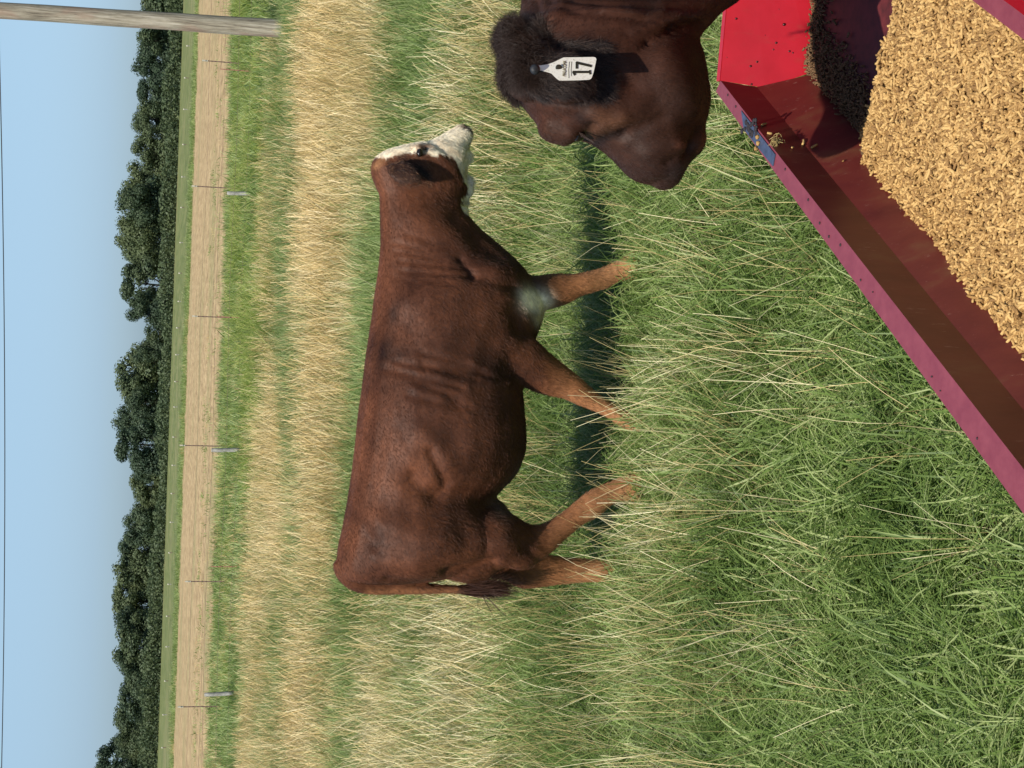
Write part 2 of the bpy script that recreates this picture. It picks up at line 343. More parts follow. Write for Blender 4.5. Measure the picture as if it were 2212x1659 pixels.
def tree_label(i, Y, X, Wd):
    if Y > PH or Y < 0: return f"{ORD[i-32 if Y > PH else i-36]} leafy tree of the far row beyond the {'rump' if Y > PH else 'pole'} side edge of the photo"
    big = 'tall rounded' if X < 253 else ('mid-height' if X < 285 else 'low spreading')
    n = sum(1 for t in TREES if 0 <= t[0] <= PH and t[0] < Y)
    if n == 0: return 'low dark green tree between the utility pole and the photo edge'
    if n == 1: return 'dark green tree right behind the utility pole'
    if n < 12: return f'{big} green tree, {ORD[n-2]} between pole and the gap'
    if n == 12: return 'lowest bushy tree, filling the gap in the far tree row'
    if n < 31: return f'{big} green tree, {ORD[n-13]} past the gap, away from the pole'
    return 'tallest tree, at the end of the far row opposite the utility pole'
inv = None
for i, (Y, X, Wd) in enumerate(TREES):
    yd = 247+rnd.uniform(-8, 10); top = on_y(X, Y, yd); wd = Wd*yd/FPX*1.15
    h = top[2]+.25
    root = empty('leafy_tree', (top[0], yd, 0), label=tree_label(i, Y, X, Wd), cat='tree', group='trees in the far row beyond the field')
    for nm, me in (('crown', crowns[i % 7]), ('trunk', trunks[i % 4])):
        o = bpy.data.objects.new(nm, me); COL.objects.link(o); o.parent = root
        s = max(wd*1.2, h*.62)
        o.scale = (s, s, h) if nm == 'crown' else (h*.8, h*.8, h)
        o.rotation_euler = (0, 0, rnd.uniform(0, 6.28))
# undergrowth that closes the foot of the row
def undergrowth():
    n = 34000; x = rng.uniform(-110, 110, n); y = 236+rng.uniform(-3, 3, n)+.02*x; hmax = 2.1+1.0*ngrid(np.c_[x*.3, x*.0], 31, 4)
    z = rng.uniform(0, 1, n)*hmax; P = np.c_[x, y, z]; d = rng.normal(size=(n, 3)); t = np.cross(d, rng.normal(size=(n, 3))); t /= np.linalg.norm(t, axis=1)[:, None]; b = np.cross(d/np.linalg.norm(d, axis=1)[:, None], t)
    s = rng.uniform(.12, .3, n)[:, None]; V = np.stack([P-t*s, P-b*s*.6, P+t*s, P+b*s*.6], 1).reshape(-1, 3)
    tag(fast_mesh('undergrowth', V, np.arange(4*n).reshape(-1, 4), 4, ML), 'dark scrubby undergrowth along the foot of the far tree row', 'undergrowth', kind='stuff')
undergrowth()

# ---------------------------------------------------------------- utility pole and its wire
def pole_material():
    m = NT('weathered_wood'); tc = m.n('ShaderNodeTexCoord').outputs['Object']; n = m.noise(tc, 9, 6, .7, (3, 3, .18)); n2 = m.noise(tc, 1.1, 4, .6, (2, 2, .6)); n3 = m.noise(tc, 30, 4, .7, (3, 3, .12))
    a = m.ramp(n, [(.3, (.10, .08, .055)), (.5, (.33, .285, .205)), (.7, (.56, .50, .39))])
    b = m.mix(m.ramp(n2, [(.48, (0, 0, 0)), (.62, (.7, .7, .7))]), a, (.34, .19, .13))
    c = m.mix(m.ramp(n3, [(.30, (1, 1, 1)), (.38, (0, 0, 0))]), b, (.07, .05, .04))
    m.l(c, m.b.inputs['Base Color']); m.b.inputs['Roughness'].default_value = .9; m.bump(n3, .6, .02); return m.m
pb = on_z(*(630, 64), 0.0); py = 26.0
pb = on_y(640, 64, py); pt = on_y(0, 22.5, py); dr = (pt-pb)/(pt[2]-pb[2])
pole = empty('utility_pole', (pb[0], py, 0), label='weathered grey wooden utility pole leaning in the golden grass', cat='pole')
base = np.array([pb[0], py, 0])-dr*(pb[2]); H = 9.0
ptsp = []; rads = []
for k in range(25):
    z = -.3+k*(H+.3)/24; ptsp.append(base+dr*z+np.array([.003*math.sin(k*1.3), 0, 0])); rads.append(.152-.0045*max(z, 0))
V, Q = tube(ptsp, rads, 20); mesh_obj('shaft', V, Q, pole_material(), pole, True)
top = base+dr*(H-.5); V, Q = joinp([tube([top+np.array([s*1.2, -.16, 0]) for s in (-1, 1)], [.06, .06], 4)])
mesh_obj('crossarm', V, Q, simple('arm_wood', (.3, .25, .19), .9), pole)
for s in (-1.05, 1.05):
    V, Q = tube([top+np.array([s, -.16, z]) for z in (.05, .09, .12, .16, .2)], [.02, .045, .03, .045, .02], 10); mesh_obj('insulator', V, Q, simple('porcelain', (.35, .3, .27), .25), pole, True)
# service wire: crosses the very top of the view, sagging between poles
wa, wb = on_y(-4, 10, 28.0), on_y(3.5, 1659, 30.5); mid = on_y(7.0, 950, 29.2); MW = simple('wire', (.03, .03, .032), .5)
pts = []
for k in range(49):
    t = -1+3*k/48; q = wa*(1-t)+wb*t; sag = (mid-(wa+wb)/2)[2]*4*t*(1-t); q = q.copy(); q[2] += sag; pts.append(q)
V, Q = tube(pts, [.009]*49, 5); tag(mesh_obj('power_line', V, Q, MW), 'thin dark overhead wire crossing the sky beside the utility pole', 'wire')

# ---------------------------------------------------------------- fences
MT = simple('rusty_steel', (.16, .10, .075), .8, var=.4, scale=20); MWH = simple('white_plastic', (.50, .46, .36), .6, var=.1)
MRED = simple('red_post_paint', (.36, .15, .10), .7, var=.3, scale=14); MPW = simple('pale_wood_post', (.31, .30, .26), .85, var=.45, scale=16, bump=.4, bdist=.01)
def box(x0, x1, y0, y1, z0, z1):
    V = [(x, y, z) for z in (z0, z1) for y in (y0, y1) for x in (x0, x1)]
    return V, [(0, 2, 3, 1), (4, 5, 7, 6), (0, 1, 5, 4), (2, 6, 7, 3), (0, 4, 6, 2), (1, 3, 7, 5)]
def tpost(loc, h, mat, cap, label, group, nm='fence_post', lean=0, wdt=1.0):
    root = empty(nm, loc, label=label, cat='fence post', group=group); root.rotation_euler = (0, lean, 0)
    V, Q = joinp([box(-.013*wdt, .013*wdt, -.004, .004, -.05, h), box(-.003*wdt, .003*wdt, .004, .03, -.05, h)]+[box(-.008, .008, -.014, -.004, z, z+.03) for z in np.arange(.2, h-.05, .11)])
    mesh_obj('post_shaft', V, Q, mat).parent = root
    if cap:
        V, Q = joinp([box(-.016, .016, -.02, .03, h-.02, h+.12), tube([(-.0, -.04, h+.05), (0, .05, h+.05)], [.014, .014], 8)]); mesh_obj('insulator', V, Q, MWH).parent = root
    return root
TP = [(131, 443, 'by the utility pole'), (402, 420, 'behind the middle pale post'), (683, 421, 'beyond the faded middle red post'), (962, 394, 'behind the pale post above the cow loin'), (1256, 406, 'beyond the rump of the red cow'), (1527, 390, 'at the left edge of the pasture'), (1812, 385, ''), (-145, 450, '')]
TY = 40.0
for Y, X, ww in TP:
    p = on_y(X, Y, TY); h = p[2]-.05
    tpost((p[0], TY, 0), max(h, .6), MT, True, 'thin rusty steel fence post with white top, '+(ww or ('off the photo at the rump end' if Y > 0 else 'off the photo at the pole end')), 'steel fence posts with white insulators')
WP = [(415, 492, 547, 'pale'), (970, 458, 531, 'pale'), (1498, 443, 516, 'pale'), (149, 476, 520, 'red'), (684, 468, 540, 'red'), (1224, 455, 525, 'red'), (1770, 440, 515, 'red'), (-120, 480, 530, 'pale')]
FY = 34.0
lab = {415: 'pale weathered wooden fence post in tall green grass, nearest the utility pole', 970: 'pale weathered wooden fence post, middle one of the three', 1498: 'pale weathered wooden fence post farthest from the utility pole',
       149: 'short red fence post nearest the utility pole', 684: 'red fence post half hidden in grass, in line with the cow shoulder', 1224: 'red fence post half hidden in grass, in line with the cow rump', 1770: 'red fence post outside the photo', -120: 'pale fence post outside the photo'}
for Y, X, Xb, kd in WP:
    p = on_y(X, Y, FY); h = p[2]
    if kd == 'red': tpost((p[0], FY, 0), h, MRED, False, lab[Y], 'red steel fence posts', 'fence_post', 0, .7)
    else:
        r_ = empty('wooden_post', (p[0], FY, 0), label=lab[Y], cat='fence post', group='pale wooden fence posts'); r_.rotation_euler = (0, -.03, 0)
        V, Q = tube([(0, 0, -.1), (.004, 0, h*.4), (-.003, 0, h*.8), (0, 0, h), (0, 0, h+.015)], [.046, .045, .043, .042, .03], 10); o = mesh_obj('post_shaft', V, Q, MPW, None, True); o.parent = r_
def wire(name, y, zs, label, rad=.0035):
    r_ = empty(name, (0, y, 0), label=label, cat='fence wire')
    for z in zs:
        V, Q = tube([(x, y, z+.02*math.sin(x*.9)) for x in np.linspace(-15, 15, 31)], [rad]*31, 4); mesh_obj('strand', V, Q, MT, r_)
wire('fence_wire', FY-.03, [.84, .55, .3], 'barbed wire strung along the nearer fence posts')
wire('electric_wire', TY-.05, [1.0, .7], 'thin electric wires strung along the white topped steel posts')
FP = [(99, 405), (168, 400), (236, 398), (312, 396), (382, 394), (448, 392), (524, 390), (590, 388), (651, 386), (708, 383), (766, 381), (824, 379), (879, 377), (944, 375), (1005, 373), (1066, 371), (1128, 369), (1194, 366), (1262, 364), (1331, 361), (1397, 360), (1471, 357), (1544, 353), (1615, 351)]
ff = [(1, 'nearest the utility pole')]
FO = ORD+['fourth last', 'third last', 'second last', 'last']
for i, (Y, X) in enumerate(FP):
    p = on_y(X, Y, 150.0)
    root = empty('insulator_post', (p[0], 150, 0), label=f'tiny white-capped far post, {FO[i]} from the utility pole side', cat='fence post', group='white capped posts in the far green strip')
    V, Q = box(-.03, .03, -.03, .03, 0, p[2]-.02); mesh_obj('post_shaft', V, Q, MT if i % 2 else MPW).parent = root
    V, Q = tube([(0, 0, p[2]-.08), (0, 0, p[2]+.02), (0, 0, p[2]+.1)], [.05, .085, .04], 8); mesh_obj('cap', V, Q, MWH).parent = root

# ---------------------------------------------------------------- cattle
def resample(S, k=4):
    S = np.array(S, float); n = len(S); out = []
    for i in range(n-1):
        p0, p1, p2, p3 = S[max(i-1, 0)], S[i], S[i+1], S[min(i+2, n-1)]
        for j in range(k):
            t = j/k; out.append(.5*((2*p1)+(-p0+p2)*t+(2*p0-5*p1+4*p2-p3)*t*t+(-p0+3*p1-3*p2+p3)*t**3))
    out.append(S[-1]); return np.array(out)
def loft(sections, n=22, k=4, ex=2.25):
    """sections: (a(3), b(3), half_depth): closed skin through super-ellipses between outline points a and b"""
    S = resample([np.r_[a, b, hw] for a, b, hw in sections], k); V = []; Q = []
    for s in S:
        a, b, hw = s[:3], s[3:6], max(s[6], .004); c = (a+b)/2; e = (a-b)/2
        for i in range(n):
            t = 2*math.pi*i/n; ct, st = math.cos(t), math.sin(t)
            V.append(c+e*np.sign(ct)*abs(ct)**(2/ex)+np.array([0, hw*np.sign(st)*abs(st)**(2/ex), 0]))
    m = len(S)
    for j in range(m-1):
        for i in range(n): Q.append((j*n+i, j*n+(i+1) % n, (j+1)*n+(i+1) % n, (j+1)*n+i))
    Q.append(tuple(range(n))[::-1]); Q.append(tuple(range((m-1)*n, m*n))); return V, Q
def ball(c, r, n=12, m=8):
    c = np.array(c, float); r = np.array(r if hasattr(r, '__len__') else (r, r, r), float); V = [c+r*np.array([0, 0, 1])]; Q = []
    for j in range(1, m):
        p = math.pi*j/m
        for i in range(n):
            t = 2*math.pi*i/n; V.append(c+r*np.array([math.sin(p)*math.cos(t), math.sin(p)*math.sin(t), math.cos(p)]))
    V.append(c-r*np.array([0, 0, 1]))
    for i in range(n): Q.append((0, 1+i, 1+(i+1) % n))
    for j in range(m-2):
        for i in range(n): Q.append((1+j*n+i, 1+(j+1)*n+i, 1+(j+1)*n+(i+1) % n, 1+j*n+(i+1) % n))
    for i in range(n): Q.append((1+(m-2)*n+(i+1) % n, 1+(m-2)*n+i, len(V)-1))
    return V, Q
def remesh(parts, voxel, smooth_it):
    V, Q = joinp(parts); o = mesh_obj('tmp', V, Q)
    bpy.context.view_layer.update()
    m = o.modifiers.new('r', 'REMESH'); m.mode = 'VOXEL'; m.voxel_size = voxel; m.use_smooth_shade = True
    s = o.modifiers.new('s', 'SMOOTH'); s.factor = .5; s.iterations = smooth_it
    dg = bpy.context.evaluated_depsgraph_get(); me = bpy.data.meshes.new_from_object(o.evaluated_get(dg)); bpy.data.objects.remove(o); return me
def mesh_arrays(me):
    n = len(me.vertices); P = np.zeros(n*3, np.float32); me.vertices.foreach_get('co', P); N = np.zeros(n*3, np.float32); me.vertices.foreach_get('normal', N)
    return P.reshape(-1, 3).astype(float), N.reshape(-1, 3).astype(float)
def to_px(P, y0):
    """outline coordinates of points as seen square-on in the animal's own middle plane"""
    Q = P.copy(); Q[:, 1] = y0; return np.stack(proj(Q), 1)
def seg_dist(px, a, b):
    a = np.array(a, float); b = np.array(b, float); d = b-a; t = np.clip(((px-a)@d)/max(d@d, 1e-9), 0, 1); return np.linalg.norm(px-(a+t[:, None]*d), axis=1)
def poly_in(px, poly):
    x, y = px[:, 0], px[:, 1]; ins = np.zeros(len(px), bool); n = len(poly)
    for i in range(n):
        x1, y1 = poly[i]; x2, y2 = poly[(i+1) % n]
        c = ((y1 > y) != (y2 > y)) & (x < (x2-x1)*(y-y1)/(y2-y1+1e-12)+x1); ins ^= c
    return ins
def coat_material(name, rough=.55, bump=.25, sc3=(60, 60, 60), spec=.15):
    m = NT(name); tc = m.n('ShaderNodeNewGeometry').outputs['Position']; at = m.n('ShaderNodeAttribute', attribute_name='coat')
    n = m.noise(tc, 1.0, 5, .7, sc3); n2 = m.noise(tc, 1.0, 3, .6, (9, 9, 9))
    c = m.mix(1.0, at.outputs['Color'], m.ramp(n, [(.25, (.62, .60, .58)), (.75, (1.35, 1.35, 1.35))]), 'MULTIPLY')
    c = m.mix(1.0, c, m.ramp(n2, [(.3, (.8, .78, .76)), (.7, (1.2, 1.2, 1.2))]), 'MULTIPLY')
    m.l(c, m.b.inputs['Base Color']); m.b.inputs['Roughness'].default_value = rough; m.b.inputs['Specular IOR Level'].default_value = spec
    if bump: m.bump(n, bump, .006)
    return m.m
def finish(me, P, color, mat, name, parent):
    me.vertices.foreach_set('co', P.astype(np.float32).ravel()); me.update()
    a = me.attributes.new('coat', 'FLOAT_COLOR', 'POINT'); a.data.foreach_set('color', np.c_[color, np.ones(len(color))].astype(np.float32).ravel())
    me.materials.clear(); me.materials.append(mat); me.shade_smooth(); me.name = name
    o = bpy.data.objects.new(name, me); COL.objects.link(o); setparent(o, parent); return o
def tri_arrays(me):
    me.calc_loop_triangles(); n = len(me.loop_triangles); T = np.zeros(n*3, np.int32); me.loop_triangles.foreach_get('vertices', T); return T.reshape(-1, 3)
def hair(name, me, colorV, n, lenf, dirf, mat, parent, width=.0003, maskf=None, seed=3, npt=4, lift=.25, jit=.25, alt=None, **k):
    g = np.random.default_rng(seed); P, N = mesh_arrays(me); T = tri_arrays(me)
    if maskf is not None: T = T[maskf(P[T].mean(1), N[T].mean(1))]
    A = P[T]; ar = np.linalg.norm(np.cross(A[:, 1]-A[:, 0], A[:, 2]-A[:, 0]), axis=1); c = np.cumsum(ar); i = np.searchsorted(c, g.uniform(0, c[-1], n)); i = np.minimum(i, len(T)-1)
    u = g.uniform(size=n); v = g.uniform(size=n); sw = u+v > 1; u[sw], v[sw] = 1-u[sw], 1-v[sw]; wts = np.stack([1-u-v, u, v], 1)
    root = (P[T[i]]*wts[:, :, None]).sum(1); nr = (N[T[i]]*wts[:, :, None]).sum(1); nr /= np.linalg.norm(nr, axis=1)[:, None]; cc = (colorV[T[i]]*wts[:, :, None]).sum(1)
    d = dirf(root, nr)+g.normal(size=(n, 3))*jit; d -= nr*(d*nr).sum(1)[:, None]; d /= np.linalg.norm(d, axis=1)[:, None]+1e-9
    L = lenf(root, nr)*g.uniform(.6, 1.3, n); lf = lift*g.uniform(.5, 1.6, n)
    pts = []
    for s in range(npt):
        t = s/(npt-1); pts.append(root-nr*.001+(d*(t)[None, None] if False else d*t)*L[:, None]+nr*(lf*L*(t-.35*t*t*1.2))[:, None])
    pts = np.stack(pts, 1); pts[:, -1, 2] -= .04*L
    cv = bpy.data.hair_curves.new(name); cv.add_curves([npt]*n)
    cv.attributes['position'].data.foreach_set('vector', pts.astype(np.float32).ravel())
    ra = cv.attributes.get('radius') or cv.attributes.new('radius', 'FLOAT', 'POINT')
    ra.data.foreach_set('value', np.tile(np.linspace(width, width*.25, npt), n).astype(np.float32))
    ca = cv.attributes.new('coat', 'FLOAT_COLOR', 'CURVE'); cc = cc*g.uniform(.7, 1.35, n)[:, None]
    if alt is not None: pk = g.uniform(size=n) < alt[0]; cc[pk] = np.array(alt[1])*g.uniform(.6, 1.3, pk.sum())[:, None]
    ca.data.foreach_set('color', np.c_[cc, np.ones(n)].astype(np.float32).ravel())
    cv.materials.append(mat); o = bpy.data.objects.new(name, cv); COL.objects.link(o); setparent(o, parent)
    return tag(o, **k)
def hair_material(name, rough=.45):
    m = NT(name); at = m.n('ShaderNodeAttribute', attribute_name='coat'); m.l(at.outputs['Color'], m.b.inputs['Base Color'])
    m.b.inputs['Roughness'].default_value = rough; m.b.inputs['Specular IOR Level'].default_value = .26; return m.m
MCOAT = coat_material('coat', .55, .35, (45, 45, 45)); MHAIR = hair_material('hair', .42)
MEYE = simple('eye', (.012, .008, .006), .12); MHOOF = simple('hoof', (.05, .04, .03), .5)

# ---- the red cow with the white face, standing side-on, head to the right
Y0 = 6.35
def s1(a, b, hw, w=0, y0=Y0, c=c1): return (on_y(*c(*a), y0+w), on_y(*c(*b), y0+w), hw)
def s2(a, b, hw, w=0): return s1(a, b, hw, w, Y0, c2)
def fat(L, k=1.13):
    return [((a+b)/2+(a-b)/2*k, (a+b)/2+(b-a)/2*k, h*k) for a, b, h in L]
def red_cow():
    root = empty('cow', (on_y(*c2(800, 600), Y0)[0], Y0, 0), label='reddish brown cow with a white face standing side-on in the grass', cat='cow')
    torso = [s2((330, 1500), (560, 1500), .05), s2((175, 1485), (700, 1475), .13), s2((122, 1420), (1010, 1400), .20), s2((122, 1300), (1140, 1310), .245), s2((150, 1180), (1130, 1190), .255), s2((182, 1000), (1045, 1010), .26),
             s2((205, 850), (1165, 850), .285), s2((225, 700), (1222, 700), .305), s2((245, 500), (1216, 500), .31), s2((273, 300), (1205, 300), .29), s1((298, 1450), (1262, 1450), .26),
             s1((320, 1300), (1325, 1310), .235), s1((334, 1190), (1338, 1190), .215), s1((352, 1080), (1285, 1090), .20), s1((366, 960), (1205, 990), .175), s1((374, 850), (1105, 880), .15),
             s1((374, 740), (985, 780), .13), s1((372, 640), (900, 690), .115), s1((366, 560), (880, 630), .105), s1((355, 500), (870, 570), .10)]
    head = [s1((350, 520), (850, 640), .095), s1((318, 420), (868, 585), .105), s1((330, 350), (880, 520), .11), s1((392, 296), (885, 455), .112), s1((500, 262), (890, 400), .108), s1((600, 244), (893, 345), .10),
            s1((660, 238), (900, 300), .088), s1((720, 210), (905, 262), .074), s1((775, 178), (915, 235), .066), s1((820, 150), (920, 208), .062), s1((850, 140), (915, 178), .05), s1((872, 142), (895, 160), .03)]
    nf = [s2((1000, -160), (1000, 260), .09, -.12), s2((1130, -40), (1090, 290), .085, -.13), s2((1270, 62), (1195, 308), .072, -.135), s2((1390, 160), (1335, 368), .058, -.135), s2((1490, 240), (1455, 393), .05, -.135),
          s2((1565, 300), (1530, 425), .046, -.135), s2((1650, 375), (1620, 465), .034, -.135), s2((1750, 440), (1725, 515), .030, -.135), s2((1840, 490), (1810, 572), .036, -.135), s2((1890, 505), (1865, 600), .034, -.135), s2((1925, 500), (1905, 620), .044, -.135), s2((1985, 485), (1975, 640), .05, -.135)]
    ff_ = [s1((1100, 1040), (1120, 1300), .08, .02), s1((1280, 1052), (1345, 1225), .062, -.035), s1((1400, 1036), (1470, 1188), .053, -.035), s1((1500, 1034), (1545, 1150), .047, -.035), s1((1570, 1028), (1600, 1130), .045, -.035), s1((1680, 1000), (1705, 1100), .033, -.035),
           s1((1760, 965), (1785, 1065), .031, -.035), s1((1820, 938), (1840, 1045), .037, -.035), s1((1850, 915), (1865, 1050), .042, -.035), s1((1900, 895), (1905, 1055), .046, -.035)]
    nh = [s2((700, 1000), (600, 1400), .06, -.08), s2((900, 990), (850, 1405), .09, -.10), s2((1040, 1040), (990, 1390), .092, -.125), s2((1150, 1105), (1105, 1392), .078, -.14), s2((1245, 1160), (1225, 1412), .055, -.14), s2((1300, 1165), (1300, 1375), .046, -.14),
          s2((1360, 1150), (1385, 1310), .04, -.14), s2((1450, 1095), (1480, 1225), .036, -.14), s2((1540, 1020), (1575, 1145), .034, -.14), s2((1620, 960), (1665, 1095), .04, -.14), s2((1700, 925), (1735, 1035), .034, -.14), s2((1800, 880), (1810, 1005), .04, -.14), s2((1950, 840), (1955, 1010), .05, -.14)]
    fh = [s2((900, 1150), (880, 1440), .08, .10), s2((1080, 1260), (1080, 1460), .075, .12), s2((1200, 1310), (1190, 1512), .06, .13), s2((1300, 1338), (1265, 1520), .05, .13), s2((1380, 1345), (1370, 1508), .043, .13), s2((1480, 1358), (1480, 1495), .036, .13),
          s2((1580, 1368), (1590, 1488), .034, .13), s2((1680, 1368), (1690, 1485), .039, .13), s2((1750, 1362), (1760, 1470), .033, .13), s2((1820, 1345), (1830, 1475), .04, .13), s2((1900, 1325), (1905, 1480), .048, .13)]
    parts = [loft(torso), loft(head, 20), loft(fat(nf), 16), loft(fat(ff_, 1.18), 16), loft(fat(nh, 1.1), 16), loft(fat(fh), 16)]
    bl = lambda x, y, r, w=0, c=c1: ball(on_y(*c(x, y), Y0+w), r)
    # muzzle, nostril rim, brow, jaw, throat folds, shoulder and thigh masses
    parts += [bl(600, 300, (.035, .03, .03), -.085), bl(600, 300, (.035, .03, .03), .085), bl(875, 205, (.035, .05, .025)), bl(885, 330, (.03, .05, .028)), bl(905, 480, (.03, .035, .022)), bl(900, 530, (.028, .022, .025)), bl(880, 600, .022), bl(868, 645, .024, 0),
              bl(900, 1220, (.20, .11, .20), -.11, c2), bl(1060, 1255, (.12, .085, .12), -.13, c2), bl(930, 1230, (.15, .10, .16), .11, c2), bl(700, 420, (.07, .05, .085), -.055), bl(700, 420, (.07, .05, .085), .055)]
    # near and far ear: folded leaves, pointing back from the poll
    for sgn in (-1, 1):
        parts.append(loft([(on_y(*c1(385, 350), Y0+sgn*.06), on_y(*c1(460, 410), Y0+sgn*.06), .02), (on_y(*c1(395, 385), Y0+sgn*.12), on_y(*c1(500, 350), Y0+sgn*.125), .014), (on_y(*c1(420, 440), Y0+sgn*.15), on_y(*c1(560, 375), Y0+sgn*.16), .013),
                           (on_y(*c1(480, 490), Y0+sgn*.165), on_y(*c1(600, 420), Y0+sgn*.175), .012), (on_y(*c1(550, 505), Y0+sgn*.17), on_y(*c1(620, 470), Y0+sgn*.175), .011), (on_y(*c1(600, 500), Y0+sgn*.17), on_y(*c1(625, 488), Y0+sgn*.172), .009)], 12))
    # tail
    tl = [s2((100, 1380), (230, 1420), .035), s2((120, 1460), (240, 1440), .035), s2((190, 1530), (270, 1465), .03), s2((300, 1562), (310, 1500), .026), s2((500, 1566), (500, 1512), .022), s2((700, 1560), (700, 1512), .019), s2((850, 1562), (850, 1518), .016), s2((950, 1560), (955, 1525), .012)]
    parts.append(loft(fat(tl, 1.2), 12))
    me = remesh(parts, .0105, 5); P, N = mesh_arrays(me)
    px = to_px(P, Y0)
    def line(c, x0, y0_, x1, y1_, r, amp, f=1.0):
        sc_ = {c1: 1.508, c2: 1.508}[c]*1.823; dd = seg_dist(px, c(x0, y0_), c(x1, y1_)); return amp*np.exp(-(dd/(r/sc_))**2)
    side = np.abs(N[:, 1])
    D = np.zeros(len(P))
    for a in [(c2, 350, 230, 780, 330, 22, -.006), (c2, 420, 190, 860, 290, 20, -.005), (c2, 520, 300, 760, 400, 22, -.005), (c2, 560, 200, 1040, 280, 24, -.008), (c2, 480, 380, 760, 450, 20, -.004), (c2, 600, 250, 800, 330, 18, .004),
              (c2, 700, 400, 820, 450, 20, -.004), (c2, 560, 140, 900, 230, 20, -.005), (c2, 850, 200, 1050, 300, 18, .006),
              (c1, 440, 900, 700, 960, 16, -.004), (c1, 470, 960, 800, 1010, 16, -.005), (c1, 430, 850, 600, 900, 14, -.004), (c1, 470, 1020, 840, 1070, 18, -.005), (c1, 560, 1080, 760, 1110, 14, -.004), (c1, 500, 800, 640, 850, 14, -.003), (c1, 420, 1050, 560, 1100, 14, -.003),
              (c1, 500, 1200, 1050, 1010, 110, .022), (c1, 650, 1330, 1000, 1250, 130, .018), (c1, 1000, 1050, 1200, 1000, 80, .012), (c1, 800, 960, 860, 1060, 28, -.012), (c1, 850, 1060, 1100, 1130, 40, -.010), (c1, 780, 720, 1000, 940, 60, -.010), (c1, 560, 700, 800, 800, 90, .010),
              (c1, 1080, 1260, 1150, 1400, 50, -.012), (c1, 1050, 1450, 1250, 1400, 60, .012),
              (c2, 280, 1120, 640, 1180, 90, .016), (c2, 560, 1300, 1000, 1200, 130, .022), (c2, 330, 1330, 600, 1400, 80, .010), (c2, 600, 700, 690, 880, 30, -.010), (c2, 500, 860, 620, 960, 60, -.016), (c2, 700, 950, 1000, 1000, 70, -.018), (c2, 560, 600, 700, 760, 60, .008),
              (c2, 700, 1380, 980, 1330, 30, -.016), (c2, 900, 1200, 1200, 1300, 60, .008), (c2, 850, 650, 1050, 600, 120, .010), (c2, 380, 1450, 620, 1480, 26, -.010), (c2, 230, 1080, 300, 1250, 40, -.008), (c2, 1120, 1240, 1250, 1330, 30, -.006)]:
        D += line(*a)
    D *= side*1.45
    # face detail
    for a in [(c1, 870, 300, 925, 265, 12, -.010), (c1, 650, 250, 720, 300, 16, -.008), (c1, 590, 285, 620, 300, 10, -.008), (c1, 850, 165, 872, 158, 10, -.010), (c1, 690, 330, 860, 500, 30, .006), (c1, 760, 240, 850, 260, 24, -.004), (c1, 640, 320, 700, 330, 18, .006), (c1, 850, 480, 905, 500, 10, -.010), (c1, 845, 615, 910, 625, 10, -.012), (c1, 860, 330, 880, 470, 14, -.007), (c1, 690, 300, 760, 360, 14, -.006)]:
        D += line(*a)*np.clip(side*1.5, .2, 1)
    fine = .0016*ngrid(P*np.array([1, 1, 1.]), 40, 3, 22)
    P2 = P+N*(D+fine)[:, None]; P2[:, 2] = np.maximum(P2[:, 2], .004)
    # coat colours by body region
    br = np.array([.095, .034, .0155]); dk = np.array([.035, .013, .008]); tan = np.array([.42, .21, .095]); wh = np.array([.86, .77, .58]); leg = np.array([.29, .125, .052])
    C = np.tile(br, (len(P), 1)); n1 = ngrid(P, 41, 4, 9)[:, None]; C = C*(1+.42*n1+.26*ngrid(P*np.array([1, 1, .5]), 42, 3, 26)[:, None])
    def blend(C, m, c): m = np.clip(m, 0, 1)[:, None]; return C*(1-m)+c*m
    z = P[:, 2]; C = blend(C, (0.52-z)/.18*(np.abs(N[:, 1]) > -1), leg); C = blend(C, (.34-z)/.15*.6, tan)
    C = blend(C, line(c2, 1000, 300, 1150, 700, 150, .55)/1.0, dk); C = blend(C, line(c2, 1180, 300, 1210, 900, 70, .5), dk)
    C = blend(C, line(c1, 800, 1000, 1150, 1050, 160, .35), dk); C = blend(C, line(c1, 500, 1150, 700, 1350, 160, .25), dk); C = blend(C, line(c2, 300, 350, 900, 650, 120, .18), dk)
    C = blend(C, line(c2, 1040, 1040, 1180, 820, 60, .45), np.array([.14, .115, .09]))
    face = [cA(*q) for q in [(150, 640), (290, 695), (450, 655), (600, 622), (700, 632), (800, 602), (880, 622), (950, 642), (1080, 668), (1200, 640), (1330, 650), (1430, 730), (1480, 830), (1540, 960), (1620, 1080), (1700, 1170), (1690, 1270), (1560, 1370), (1640, 1400), (1540, 1480), (1600, 1600), (1740, 1600), (1950, 1500), (1950, -300), (100, -300)]]
    ins = poly_in(px, face) & (px[:, 1] < c1(0, 700)[1]) & (px[:, 0] < c1(1010, 0)[0]); C[ins] = wh*(1+.10*n1[ins])
    mott = ngrid(P, 43, 3, 55); C = blend(C, ins*np.clip(mott*.5, 0, .35), np.array([.62, .40, .20]))
    C = blend(C, line(cA_, 850, 480, 1000, 560, 60, .6) if False else np.zeros(len(P)), tan)
    def lineA(x0, y0_, x1, y1_, r, amp): dd = seg_dist(px, cA(x0, y0_), cA(x1, y1_)); return amp*np.exp(-(dd/(r/4.254/1.823))**2)
    C = blend(C, lineA(830, 500, 960, 500, 55, .9), np.array([.24, .09, .045])); C = blend(C, lineA(860, 600, 940, 540, 30, 1.3), np.array([.02, .012, .01]))
